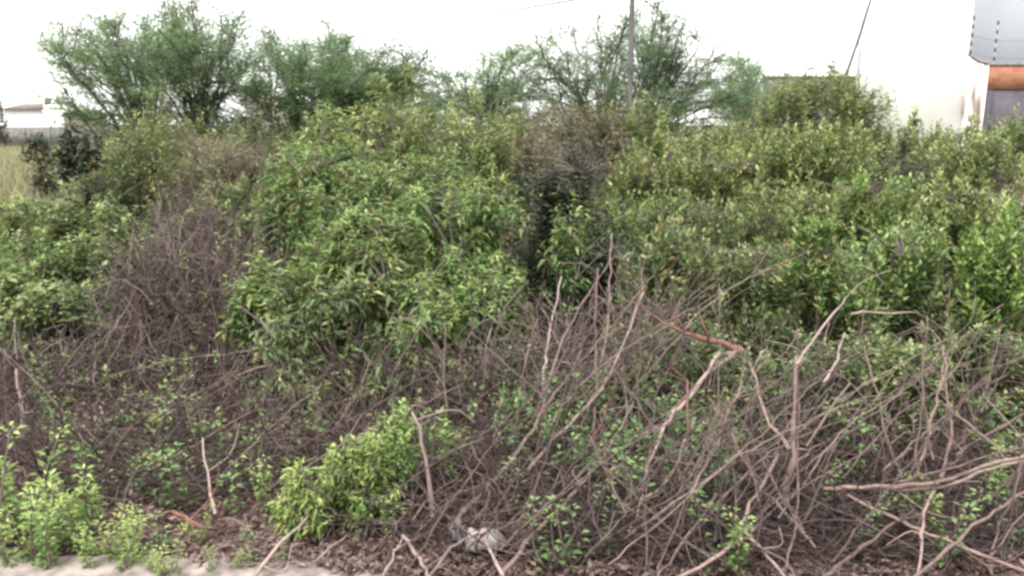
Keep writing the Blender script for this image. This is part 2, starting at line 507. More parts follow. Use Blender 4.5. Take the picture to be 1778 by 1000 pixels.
# far left: house, grey wall and greenery beyond the field
HD = 72.0
a, b = at(10, 218, HD), at(121, 218, HD)
hl, zr, zk = b[0] - a[0], at(60, 191, HD)[2], at(60, 182, HD)[2]
t = thing('far_house', 'low white house with a pinkish tiled roof beyond the field on the far left', 'house', (a[0], HD, 0))
g = Geo(); g.box((0, 0, 0), (hl, 6, zr)); g.build('wall', M['white'], t)
g = Geo()
g.add([(-0.3, -0.4, zr), (3.4, -0.4, zr), (3.4, 6.4, zr), (-0.3, 6.4, zr), (0.2, 2.6, zk + 0.15), (3.1, 2.6, zk + 0.15), (3.1, 3.4, zk + 0.15), (0.2, 3.4, zk + 0.15)],
      [(0, 1, 5, 4), (1, 2, 6, 5), (2, 3, 7, 6), (3, 0, 4, 7), (4, 5, 6, 7), (0, 3, 2, 1)])
rf = g.build('roof', M['roof'], t)
g = Geo(); g.box((2.5, 2.0, zr + 0.1), (2.85, 2.5, zk + 0.55)); g.build('chimney', M['brown'], rf)
g = Geo(); g.box((3.5, -0.02, zr + 0.003), (hl - 0.6, 5, zr + 0.42)); g.build('parapet', M['white'], t)
t = thing('brown_shed', 'small brown outbuilding at the right end of the far white house', 'shed', (a[0] + hl + 0.1, HD - 1, 0))
g = Geo(); g.box((0, 0, 0), (1.7, 4, zr - 0.3)); g.build('wall', M['brown'], t)
g = Geo()
g.add([(-0.15, -0.2, zr - 0.298), (1.85, -0.2, zr - 0.298), (1.85, 4.2, zr - 0.298), (-0.15, 4.2, zr - 0.298), (-0.15, 2, zr + 0.05), (1.85, 2, zr + 0.05)],
      [(0, 1, 5, 4), (2, 3, 4, 5), (1, 2, 5), (3, 0, 4), (0, 3, 2, 1)])
g.build('roof', M['roof'], t)
WD = 60.0
a, b = at(-260, 221, WD), at(215, 221, WD)
t = thing('field_wall', 'long low grey block wall across the far end of the dry field', 'wall', (a[0], WD, 0))
g = Geo(); g.box((0, 0, 0), (b[0] - a[0], 0.2, a[2])); g.build('wall', M['grey'], t)
g = Geo()
for q in range(12):
    g.box((q * 1.8, -0.06, 0), (q * 1.8 + 0.22, -0.003, a[2] + 0.03))
g.build('buttress', M['grey'], t)


# ------------------------------------------------------------------ plants
def make_clusters(g, rng, P, A, kind, tip_light, size=1.0):
    """leaf clusters at the points P along the shoot axes A"""
    m = len(P)
    if m == 0:
        return
    if kind == 'rosette':          # long pointed leaves falling from a shoot end
        k, L0, wr, sh = 16, 0.062, 0.30, 0.11
    elif kind == 'shoot':          # upright shoots with small leaves all along
        k, L0, wr, sh = 17, 0.045, 0.42, 0.18
    elif kind == 'broad':
        k, L0, wr, sh = 10, 0.058, 0.58, 0.11
    else:                          # fine
        k, L0, wr, sh = 14, 0.045, 0.34, 0.14
    A = nrm(A)
    u = rng.uniform(0, 1, (m, k))
    pos = P[:, None] + A[:, None] * ((u - 0.75) * sh * size)[..., None] + rng.normal(0, 0.010, (m, k, 3))
    ang = rng.uniform(0, 2 * np.pi, (m, k))
    ref = np.where(np.abs(A[:, 2:3]) > 0.9, np.array([[1.0, 0, 0]]), np.array([[0, 0, 1.0]]))
    e1 = nrm(np.cross(A, ref)); e2 = np.cross(A, e1)
    radial = np.cos(ang)[..., None] * e1[:, None] + np.sin(ang)[..., None] * e2[:, None]
    if kind == 'rosette':
        D = radial + A[:, None] * (u * 1.3 - 0.25)[..., None]
        D[..., 2] -= rng.uniform(0.0, 0.6, (m, k))
    elif kind == 'shoot':
        D = radial + A[:, None] * (0.35 + u * 1.1)[..., None]
        D[..., 2] += 0.15
    else:
        D = radial + A[:, None] * (0.1 + u * 0.8)[..., None]
        D[..., 2] -= rng.uniform(0, 0.3, (m, k))
    D = D + rng.normal(0, 0.18, D.shape)
    U = np.array([0, 0, 1.0]) + rng.normal(0, 0.35, (m, k, 3))
    L = L0 * size * rng.uniform(0.75, 1.3, (m, 1)) * rng.uniform(0.5, 1.3, (m, k)) * (1.08 - 0.3 * u)
    cl = rng.normal(0, 0.17, (m, 1))                            # shoots differ in age
    tint = 0.40 + cl + (u - 0.5) * tip_light + rng.normal(0, 0.13, (m, k))
    tint = np.where(rng.uniform(size=(m, k)) < 0.05, 0.0, np.clip(tint, 0.09, 0.92))
    g.leaves(pos.reshape(-1, 3), D.reshape(-1, 3), U.reshape(-1, 3), L.ravel(), (L * wr).ravel(), tint.ravel(),
             droop=0.28 if kind == 'rosette' else 0.12)


def shrub(name, label, cx, top, wpx, Yd, mat, kind, ncl=240, zmin=0.22, gap=-0.25, nst=7, size=1.0, seed=0, tip=0.5, bare=0,
          stem_mat='stem', depth_r=None, group='shrubs of the thicket', cat='shrub', twigs=True, lean=0.0):
    rng = np.random.default_rng(seed + 17)
    ncl = int(ncl * (2.6 if 7 < Yd < 40 else 2.3 if Yd > 4.4 else 1.5))
    if Yd > 4.4:
        wpx, size, zmin = wpx * 1.18, size * (1.22 if 7 < Yd < 40 else 1.1), zmin * 0.75
    if cx > 1050 and 4.4 < Yd < 8.8:
        top, Yd, cx = top + rng.uniform(-34, 22), Yd + rng.uniform(-0.45, 0.45), cx + rng.uniform(-25, 25)
    p = at(cx, top, Yd)
    H = max(p[2], 0.12) * (0.93 if kind == 'shoot' else 1.0)
    R = wpx * 0.5 * Yd / F
    Rd = depth_r or R * 0.85
    root = thing(name, label, cat, (p[0], Yd, float(ground_z(p[0], Yd))), group=group)
    if gap == -0.25:
        gap = (0.24 if kind == 'rosette' else 0.2) if Yd < 7 else -0.02
    lump, holes = wob(seed + 91, 2.3 / max(R, 0.15)), wob(seed + 77, 6.0)
    # candidate shoot ends, most of them near the outside of an uneven dome
    n = ncl * 6
    th = rng.uniform(0, 2 * np.pi, n)
    hz = rng.uniform(zmin, 1.0, n)
    pr = np.sqrt(np.clip(1 - ((hz - 0.45) / 0.57) ** 2, 0.02, 1))
    rr = np.sqrt(rng.uniform(0.08, 1.0, n)) * pr
    d = np.stack([np.cos(th), np.sin(th), hz * 1.2], -1)
    la = 0.36 if 4.4 < Yd < 9 else 0.26
    rr = rr * (1 + la * lump(d * R))
    hz = hz * (1 + 0.55 * la * lump(d * R * 1.7 + 5))
    P = np.stack([np.cos(th) * rr * R + lean * hz * H, np.sin(th) * rr * Rd, hz * H], -1)
    ok = (holes(P) > gap) & (P[:, 2] > 0.02)
    P = P[ok][:ncl]
    A = nrm(P - np.array([lean * 0.5 * H, 0, H * 0.35])) * 0.8 + np.array([0, 0, 0.75 if kind == 'shoot' else 0.35]) + rng.normal(0, 0.22, P.shape)
    g = Geo()
    make_clusters(g, rng, P, A, kind, tip, size)
    # a few taller shoots break the outline
    ns = max(4, ncl // (9 if kind == 'shoot' else 16))
    th = rng.uniform(0, 6.28, ns); q = np.sqrt(rng.uniform(0, 0.7, ns))
    Q = np.stack([np.cos(th) * q * R + lean * H, np.sin(th) * q * Rd, H * rng.uniform(0.94, 1.16 if kind == 'shoot' and Yd < 8.8 else 1.07, ns)], -1)
    for s in range(3):
        make_clusters(g, rng, Q - np.array([0, 0, 0.07 * size]) * s, np.tile([0.0, 0, 1.0], (ns, 1)) + rng.normal(0, 0.2, (ns, 3)), kind, tip, size * 0.85)
    g.build('foliage', M[mat], root)
    # stems from the root, twigs out to the shoots
    s = Geo()
    ends = P[rng.permutation(len(P))[:nst]] if len(P) else np.zeros((0, 3))
    nodes = []
    for e in ends:
        b = np.array([rng.normal(0, 0.05 * R), rng.normal(0, 0.05 * R), -0.03])
        mid = b * 0.5 + e * np.array([0.35, 0.35, 0.55]) + rng.normal(0, 0.05, 3)
        c = spline([b, mid, e], 9)
        r0 = 0.006 + 0.010 * min(H, 1.6)
        s.tube(c, np.linspace(r0, 0.003, 9), 5, rng.uniform(0.3, 0.8))
        nodes.append(c[2:])
    if nodes and twigs:
        nodes = np.concatenate(nodes)
        for e in np.concatenate([P[::2], Q]):
            low = nodes[nodes[:, 2] < e[2] - 0.02]
            if len(low) == 0:
                continue
            b = low[np.argmin(((low - e) ** 2).sum(-1))]
            m2 = (b + e) / 2 + rng.normal(0, 0.03, 3)
            s.tube([b, m2, e], [0.0045, 0.0035, 0.002], 3, rng.uniform(0.2, 0.8), cap=False)
    for q in range(int(bare * 1.5) + (8 if Yd > 4.4 else 0)):           # dead side shoots among the leaves
        th = rng.uniform(0, 6.28); r = math.sqrt(rng.uniform(0.1, 1.0))
        b = np.array([math.cos(th) * r * R * 0.8, math.sin(th) * r * Rd * 0.8, rng.uniform(0.0, 0.7) * H])
        dv = nrm(np.array([math.cos(th) * 0.5, math.sin(th) * 0.5, rng.uniform(0.3, 1.3)]) + rng.normal(0, 0.35, 3))
        ln = rng.uniform(0.2, 0.55) * min(H, 1.2)
        c = spline([b, b + dv * ln * 0.5 + rng.normal(0, 0.03, 3), b + dv * ln + rng.normal(0, 0.05, 3)], 6)
        s.tube(c, np.linspace(0.0055, 0.0018, 6), 4, rng.uniform(0.3, 1.0), cap=False)
    if s.n:
        s.build('stem', M[stem_mat], root)
    return root


def feathery_tree(name, label, base, tips, Yd, mat, seed, extra=14, dens=1.0, spread=1.0, leaf=0.050, r0=0.034, group='feathery trees behind the thicket'):
    """trunks from the ground forking to limbs that end at the tips seen in the photo; fine leaf sprays along the outer limbs"""
    rng = np.random.default_rng(seed)
    bx = np.mean([b[0] for b in base])
    o = at(bx, 300, Yd); o[2] = 0
    root = thing(name, label, 'tree', o, group=group)
    tr, cr = Geo(), Geo()
    forks = []
    for (px, py) in base:                                       # the fork of each trunk
        f = at(px, py, Yd + rng.uniform(-0.3, 0.3)) - o
        b = np.array([f[0] * 0.55, f[1] * 0.4, -0.1])
        c = spline([b, (b + f) / 2 + rng.normal(0, 0.06, 3), f], 10)
        tr.tube(c, np.linspace(r0 * 1.25, r0 * 0.8, 10), 7, rng.uniform(0.2, 0.6))
        forks.append(c)
    T = [np.append(at(px, py, Yd + rng.normal(0, 0.75 * spread)) - o, 1.0) for px, py in tips]
    T0 = np.array(T)[:, :3]
    for _ in range(extra):                                      # inner limbs between the outlined ones
        a, b = T0[rng.integers(len(T0))], T0[rng.integers(len(T0))]
        q = a * 0.5 + b * 0.5 + rng.normal(0, 0.25, 3)
        q[1] += rng.normal(0, 0.6)
        T.append(np.append(q, 0.8))
    for e in T:
        e, k = e[:3], e[3]
        fk = min(forks, key=lambda c: ((c[-1] - e)[:2] ** 2).sum() + 0.3 * rng.uniform())
        b = fk[rng.integers(5, 10)]
        ln = np.linalg.norm(e - b)
        m1 = b + (e - b) * 0.4 + np.array([0, 0, 0.10 * ln]) + rng.normal(0, 0.06 * ln, 3)
        m2 = b + (e - b) * 0.75 + np.array([0, 0, 0.05 * ln]) + rng.normal(0, 0.05 * ln, 3)
        c = spline([b, m1, m2, e], 14)
        tr.tube(c, np.linspace(r0 * 0.45, 0.005, 14), 5, rng.uniform(0.2, 0.6), cap=False)
        dirl = nrm(e - b)
        nsub = int((8 + 8 * ln) * dens)
        for _ in range(nsub):
            u = rng.uniform(0.28, 1.0) ** 0.8
            st = c[int(u * 13)]
            dv = nrm(dirl * rng.uniform(0.3, 1.1) + rng.normal(0, 0.65, 3) * np.array([1, 1, 0.5]) + np.array([0, 0, 0.10]))
            L = rng.uniform(0.22, 0.72) * (1.15 - 0.5 * u)
            en = st + dv * L + np.array([0, 0, -0.12 * L])
            tw = spline([st, (st + en) / 2 + np.array([0, 0, 0.06 * L]), en], 5)
            tr.tube(tw, np.linspace(0.006, 0.002, 5), 3, 0.4, cap=False)
            n = int(31 * L / 0.4) + 8
            w = rng.uniform(0.15, 1.05, n)
            P = st + (en - st) * w[:, None] + rng.normal(0, 0.045, (n, 3)) * np.array([1.3, 1.3, 0.7])
            Dv = rng.normal(0, 1, (n, 3)) * np.array([1, 1, 0.55]) + dv * 0.9
            Dv[:, 2] -= 0.1
            Lf = leaf * rng.uniform(0.6, 1.5, n)
            tint = np.clip(0.42 + rng.normal(0, 0.12) + rng.normal(0, 0.12, n), 0.09, 0.95)
            cr.leaves(P, Dv, np.array([0, 0, 1.0]) + rng.normal(0, 0.5, (n, 3)), Lf, Lf * 0.23, tint, 0.15, 0.12)
    tr.build('trunk', M['trunk'], root)
    cr.build('crown', M[mat], root)
    return root


feathery_tree('feathery_tree', 'feathery tree at the left with layered sprays and the tallest leader', [(345, 205), (245, 215)],
              [(70, 72), (68, 84), (118, 58), (182, 27), (135, 44), (240, 62), (292, 2), (308, 12), (330, -20), (385, 14), (405, 34), (335, 92), (205, 112), (155, 148),
               (112, 152), (132, 182), (262, 150), (225, 185), (310, 150), (352, 140), (400, 84), (420, 120), (385, 175), (170, 95), (280, 95), (225, 135), (370, 60), (150, 118), (190, 195), (300, 205), (180, 222), (420, 205), (340, 225), (260, 120), (320, 60), (440, 90), (415, 60), (150, 205), (210, 230), (270, 235), (320, 240), (380, 235), (240, 200), (290, 185), (290, 60), (265, 90), (270, 30), (240, 110), (410, 60), (430, 110), (100, 110), (90, 80), (200, 60), (360, 110), (300, -5), (318, 15), (285, 20), (340, 5)],
              11.0, 'feather', 1, extra=28, dens=0.92)
feathery_tree('feathery_tree', 'dense dark feathery tree right of the tallest one', [(510, 230), (600, 230)],
              [(475, 62), (560, 85), (598, 72), (645, 104), (700, 104), (742, 84), (722, 150), (442, 108), (482, 92), (522, 104), (662, 146), (622, 160), (545, 190), (470, 180),
               (440, 205), (700, 180), (580, 130), (510, 150), (620, 205), (660, 120), (570, 35), (430, 150), (545, 120), (600, 110), (500, 200), (640, 190), (440, 225), (560, 225), (650, 215), (740, 120), (710, 130), (690, 160), (735, 175), (600, 160), (450, 85), (530, 75), (680, 90), (430, 240), (470, 235), (520, 240), (600, 238), (680, 225), (720, 205), (745, 190), (400, 230), (610, 215), (460, 150)],
              11.6, 'feather2', 2, extra=44, dens=1.2)
feathery_tree('feathery_tree', 'low open feathery tree in the dip left of the pole', [(850, 215)],
              [(752, 132), (800, 126), (850, 112), (892, 88), (912, 82), (832, 150), (782, 168), (932, 140), (872, 165), (905, 130), (760, 180), (830, 185), (940, 175), (755, 150), (720, 165), (800, 200), (900, 195), (960, 195), (850, 140), (780, 205), (870, 205), (930, 205), (740, 200), (770, 140), (745, 165), (940, 115)],
              13.5, 'feather2', 3, extra=18, dens=1.05)
feathery_tree('feathery_tree', 'wide loose feathery tree with upright shoots in front of the pole', [(1130, 215), (1040, 215)],
              [(952, 62), (1000, 44), (1040, 28), (1042, 55), (985, 92), (1075, 62), (1132, 14), (1146, 4), (1182, 50), (1202, 62), (1240, 92), (1262, 102), (1112, 98), (1162, 128),
               (1222, 148), (1062, 128), (1005, 150), (1270, 165), (1200, 190), (1135, 160), (1180, 95), (1130, 60), (1080, 110), (1240, 190), (1180, 215), (960, 120), (1145, 60), (1040, 90), (1150, 25), (1185, 70), (1110, 195), (1280, 140), (1010, 195), (960, 170), (1230, 115), (1300, 190), (1170, 190), (1080, 215), (1150, 225), (1230, 215), (1000, 215), (960, 205), (900, 120), (890, 160), (930, 90), (1320, 150), (1340, 175), (1300, 215), (1030, 130)],
              12.0, 'feather', 4, extra=36, dens=0.85)
feathery_tree('feathery_tree', 'small pale feathery tree between the pole tree and the white building', [(1300, 205)],
              [(1262, 128), (1300, 128), (1330, 132), (1345, 150), (1280, 150), (1320, 170), (1270, 180), (1345, 185), (1250, 160), (1300, 155), (1330, 200), (1370, 160), (1260, 205)],
              15.0, 'feather', 5, extra=16, dens=1.0)

# x, top, width in photo px; distance; leaf; cluster kind; clusters; extras; label
SHRUBS = [
    # far left, by the field
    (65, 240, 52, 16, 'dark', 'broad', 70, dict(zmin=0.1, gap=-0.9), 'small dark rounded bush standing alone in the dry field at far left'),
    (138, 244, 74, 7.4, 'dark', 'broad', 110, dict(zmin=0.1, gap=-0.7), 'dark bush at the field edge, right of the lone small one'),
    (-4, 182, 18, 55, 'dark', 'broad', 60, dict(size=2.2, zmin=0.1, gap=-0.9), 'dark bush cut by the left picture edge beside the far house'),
    # left bank
    (300, 232, 260, 8.6, 'olive', 'fine', 330, dict(bare=30, tip=0.4), 'olive topped bush below the tallest feathery tree'),
    (205, 262, 190, 8.0, 'mid', 'fine', 260, dict(bare=16), 'mid green bush right of the dark field edge bush'),
    (415, 252, 200, 8.0, 'dryolive', 'fine', 260, dict(bare=26), 'dull olive bush with dry tips under the dense feathery tree'),
    (400, 322, 170, 7.0, 'mid', 'fine', 220, dict(bare=20), 'dusky green bush filling the hollow left of the light green bush'),
    (40, 356, 210, 8.2, 'olive', 'fine', 230, dict(bare=4, size=1.0), 'pale olive bush at the left edge below the dry field'),
    (150, 352, 230, 7.0, 'mid', 'broad', 240, dict(size=0.8), 'leafy bush in front of the dark field edge bushes'),
    (55, 420, 230, 6.0, 'light', 'broad', 230, dict(size=0.85), 'light green bush at the left edge, midway up the bank'),
    (190, 420, 180, 5.9, 'mid', 'broad', 170, dict(size=0.85), 'green bush just left of the brown twiggy bush'),
    (15, 500, 200, 5.3, 'mid', 'broad', 170, dict(size=0.85), 'broad leaved bush low at the left edge of the bank'),
    (125, 505, 170, 5.2, 'mid', 'broad', 170, dict(size=0.85), 'broad leaved bush left of the leaning pale stems'),
    # the light green bush in the middle
    (690, 200, 280, 8.2, 'olive', 'rosette', 280, dict(bare=6), 'tall light olive bush at the back, centre left'),
    (560, 262, 220, 7.2, 'light', 'rosette', 220, dict(bare=8), 'light green bush behind the big drooping leaved one, left side'),
    (820, 226, 210, 7.8, 'olive', 'rosette', 220, dict(bare=8), 'olive green bush at the back beside the dip'),
    (700, 300, 270, 6.3, 'light', 'rosette', 270, dict(), 'light green bush with drooping pointed leaves, centre of the picture'),
    (520, 350, 200, 5.8, 'light', 'rosette', 180, dict(bare=8), 'light green bush right of the brown twiggy bush'),
    (800, 330, 210, 5.3, 'light', 'rosette', 240, dict(zmin=0.1), 'bright bush with drooping rosettes left of the dark hollow'),
    (640, 390, 240, 4.9, 'light', 'rosette', 240, dict(zmin=0.1, bare=8), 'front bush of drooping leaves over the pale upright stem'),
    (495, 470, 180, 4.8, 'light', 'rosette', 130, dict(zmin=0.12, bare=10), 'low shaded bush beside the brown twiggy bush'),
    (838, 470, 130, 4.8, 'light', 'rosette', 100, dict(zmin=0.15, bare=6), 'narrow drooping bush at the left rim of the dark hollow'),
    (690, 580, 220, 4.35, 'mid', 'rosette', 90, dict(zmin=0.1, bare=24, gap=0.1), 'sparse shaded bush low in the middle among dry twigs'),
    # the hollow
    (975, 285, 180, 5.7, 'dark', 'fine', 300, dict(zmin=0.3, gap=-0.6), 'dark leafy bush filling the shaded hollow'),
    (985, 372, 80, 5.2, 'light', 'rosette', 14, dict(zmin=0.75, gap=-2, nst=4), 'thin sapling with bright leaf tufts in front of the dark hollow'),
    (1010, 194, 220, 9.4, 'dryolive', 'fine', 280, dict(bare=40), 'half dry brownish bush in front of the pole tree'),
    (1085, 200, 150, 9.6, 'olive', 'fine', 190, dict(bare=14), 'olive bush at the foot of the utility pole'),
    (930, 250, 140, 7.6, 'dryolive', 'fine', 170, dict(bare=18), 'greyish bush behind the dark hollow'),
    # the right hand mass
    (1432, 148, 185, 9.2, 'olive', 'fine', 460, dict(gap=-0.9, size=0.85, zmin=0.4), 'tall rounded olive bush against the white building'),
    (1372, 172, 140, 9.0, 'olive', 'fine', 260, dict(gap=-0.9, size=0.85, zmin=0.4), 'olive bush at the left shoulder of the tall rounded one'),
    (1492, 172, 130, 9.3, 'olive', 'fine', 240, dict(gap=-0.9, size=0.85, zmin=0.4), 'olive bush at the right shoulder of the tall rounded one'),
    (1340, 215, 190, 9.0, 'olive', 'shoot', 220, dict(bare=6), 'olive bush left of the tall rounded one'),
    (1220, 236, 200, 9.0, 'olive', 'shoot', 230, dict(bare=10), 'yellowish bush below the loose feathery tree'),
    (1560, 216, 180, 9.4, 'olive', 'shoot', 240, dict(), 'yellow green bush at the foot of the white wall'),
    (1690, 220, 200, 9.4, 'olive', 'shoot', 240, dict(bare=6), 'yellow green bush under the orange brick band'),
    (1790, 205, 150, 9.0, 'mid', 'shoot', 170, dict(bare=6), 'greyish bush at the right edge below the dark panel'),
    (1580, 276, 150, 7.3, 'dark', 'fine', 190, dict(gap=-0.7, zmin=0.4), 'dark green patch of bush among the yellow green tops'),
    (1150, 272, 190, 7.6, 'olive', 'shoot', 220, dict(bare=12), 'olive bush just right of the half dry brownish one'),
    (1290, 286, 210, 7.4, 'olive', 'shoot', 250, dict(), 'broad pale bush in the second row right of centre'),
    (1440, 262, 210, 7.6, 'olive', 'shoot', 250, dict(), 'pale bush in front of the tall rounded olive bush'),
    (1690, 276, 220, 7.4, 'olive', 'shoot', 250, dict(bare=8), 'yellow green bush right of the dark patch'),
    (1080, 330, 150, 6.2, 'light', 'shoot', 180, dict(bare=16), 'light bush right of the dark hollow'),
    (1215, 350, 190, 6.0, 'mid', 'shoot', 230, dict(bare=14), 'grey green bush behind the red barked branch'),
    (1370, 338, 200, 6.1, 'olive', 'shoot', 240, dict(), 'upright leaved bush in the middle of the right hand mass'),
    (1520, 332, 200, 6.0, 'bright', 'shoot', 240, dict(), 'brighter upright bush below the dark patch'),
    (1640, 366, 170, 5.7, 'olive', 'shoot', 210, dict(), 'upright yellow green bush left of the bright right edge bush'),
    (1770, 330, 190, 6.2, 'dryolive', 'shoot', 210, dict(bare=20), 'dull dry bush at the right edge above the bright one'),
    (1160, 440, 170, 5.0, 'mid', 'shoot', 120, dict(bare=44, gap=0.0), 'twiggy half bare bush above the red barked branch'),
    (1290, 440, 180, 5.0, 'mid', 'shoot', 190, dict(bare=20), 'green bush above the pinkish bare sapling'),
    (1420, 430, 180, 4.9, 'light', 'shoot', 210, dict(bare=8), 'light upright bush in the front row right of the red branch'),
    (1560, 430, 170, 4.8, 'light', 'shoot', 200, dict(bare=14), 'light upright bush in the front row with dry sticks before it'),
    (1740, 430, 170, 4.9, 'bright', 'shoot', 240, dict(gap=-0.6), 'bright green bush at the right edge'),
    (1660, 500, 150, 4.5, 'mid', 'shoot', 150, dict(bare=20), 'front row bush left of the bright right edge bush'),
    (1790, 560, 150, 4.3, 'mid', 'shoot', 130, dict(bare=18), 'low shaded bush at the right edge under the bright one'),
    (1380, 560, 200, 4.5, 'mid', 'shoot', 130, dict(bare=26), 'low shaded bush behind the pinkish bare sapling'),
    (1540, 600, 180, 4.35, 'mid', 'shoot', 120, dict(bare=30), 'low shaded bush between the bare saplings on the right'),
    # low green growth behind the fallen branches
    (1190, 560, 210, 4.1, 'mid', 'broad', 170, dict(bare=16, zmin=0.1, size=0.7), 'low green bush under the arched red barked branch'),
    (1290, 600, 190, 3.9, 'mid', 'broad', 160, dict(bare=10, zmin=0.1, size=0.7), 'low green bush behind the small Y shaped fork'),
    (1450, 580, 210, 3.9, 'mid', 'broad', 180, dict(bare=14, zmin=0.1, size=0.7), 'low green bush right of the pinkish bare sapling'),
    (1590, 610, 190, 3.8, 'mid', 'broad', 160, dict(bare=14, zmin=0.1, size=0.7), 'low green bush behind the crossing pair of upright sticks'),
    (1730, 580, 220, 4.0, 'mid', 'broad', 180, dict(bare=18, zmin=0.1, size=0.7), 'low green bush at the right edge behind the sheaf of poles'),
    (1085, 640, 150, 4.0, 'mid', 'broad', 90, dict(bare=14, zmin=0.1, size=0.7), 'low green bush behind the tall pale stem of the V'),
    (770, 490, 230, 4.6, 'light', 'rosette', 170, dict(bare=10, zmin=0.06), 'drooping leaved bush low at the front, left of the hollow'),
    (590, 500, 240, 4.55, 'mid', 'rosette', 170, dict(bare=16, zmin=0.06), 'drooping leaved bush low at the front, left of the pale upright stem'),
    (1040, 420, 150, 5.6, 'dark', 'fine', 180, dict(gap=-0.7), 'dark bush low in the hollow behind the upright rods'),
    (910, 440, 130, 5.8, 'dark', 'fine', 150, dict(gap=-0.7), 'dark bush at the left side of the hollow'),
    (640, 235, 190, 9.5, 'mid', 'fine', 200, dict(), 'green bush under the dense feathery tree'),
    (880, 199, 229, 10.5, 'mid', 'fine', 200, dict(), 'green bush beneath the low open feathery tree'),
    (770, 184, 229, 11.0, 'feather2', 'fine', 200, dict(), 'blue green bush in the dip between the feathery trees'),
    (480, 234, 256, 10.2, 'mid', 'fine', 200, dict(), 'shaded bush beneath the trunks of the dense feathery tree'),
    (250, 244, 256, 10.4, 'olive', 'fine', 200, dict(bare=10), 'olive bush beneath the trunks of the tallest feathery tree'),
    (1200, 199, 256, 11.0, 'mid', 'fine', 200, dict(), 'green bush beneath the loose feathery tree'),
    (330, 200, 300, 10.2, 'mid', 'fine', 200, dict(), 'green bush in the gap between the two left feathery trees'),
    (560, 208, 270, 13.0, 'dark', 'fine', 200, dict(), 'dark bush behind the trunks of the dense feathery tree'),
    (960, 184, 229, 14.0, 'feather2', 'fine', 200, dict(), 'blue green bush left of the foot of the utility pole'),
    (1060, 194, 229, 14.0, 'mid', 'fine', 200, dict(), 'green bush behind the half dry brownish one'),
    (690, 179, 229, 13.0, 'feather2', 'fine', 200, dict(), 'blue green bush at the right foot of the dense feathery tree'),
    (1320, 195, 140, 11.5, 'feather', 'fine', 160, dict(), 'blue green bush left of the tall rounded olive bush'),
    # low foreground bush
    (565, 815, 150, 2.98, 'lime', 'rosette', 120, dict(size=0.62, zmin=0.03, gap=-0.1, bare=8, tip=0.8, lean=-0.15), 'lime green bushlet low in the centre foreground, leaning left'),
    (625, 768, 150, 3.06, 'lime', 'rosette', 130, dict(size=0.66, zmin=0.05, gap=-0.05, bare=8, tip=0.8), 'tallest lime green bushlet in the centre foreground'),
    (640, 860, 190, 2.95, 'bright', 'broad', 110, dict(size=0.6, zmin=0.03, gap=-0.1, bare=14), 'dark green weedy bushlet at the foot of the lime pair'),
    (712, 735, 185, 3.15, 'bright', 'fine', 260, dict(size=0.85, zmin=0.06, bare=16, gap=-0.1), 'taller green bushlet behind the bare stick, right of the lime pair'),
    (790, 752, 110, 3.5, 'mid', 'fine', 60, dict(size=0.8, bare=14), 'sparse bushlet at the right of the foreground green pair'),
]
for k, (cx, top, wpx, Yd, mat, kind, ncl, kw, lab) in enumerate(SHRUBS):
    shrub('bush' if Yd < 40 else 'far_bush', lab, cx, top, wpx, Yd, mat, kind, ncl=ncl, seed=100 + k, **kw)

# the thicket goes on past both picture edges
for k, (cx, top, wpx, Yd, mat, kind, ncl) in enumerate([
        (1930, 330, 240, 6.2, 'olive', 'shoot', 200), (1960, 450, 230, 4.9, 'light', 'shoot', 180), (1950, 600, 230, 4.0, 'mid', 'broad', 130), (1950, 240, 230, 8.0, 'olive', 'shoot', 200),
        (2130, 430, 240, 5.2, 'mid', 'shoot', 180), (2130, 300, 250, 7.0, 'olive', 'shoot', 200), (2150, 600, 230, 4.1, 'mid', 'broad', 120),
        (-150, 400, 240, 7.0, 'light', 'broad', 180), (-130, 520, 240, 5.2, 'mid', 'broad', 160), (-330, 470, 250, 6.0, 'mid', 'broad', 160), (-320, 380, 250, 8.0, 'olive', 'fine', 180)]):
    side = 'right' if cx > 0 else 'left'
    shrub('bush', 'green bush of the thicket just past the %s edge of the picture' % side, cx, top, wpx, Yd, mat, kind, ncl=ncl, seed=500 + k, group='bushes past the %s picture edge' % side)

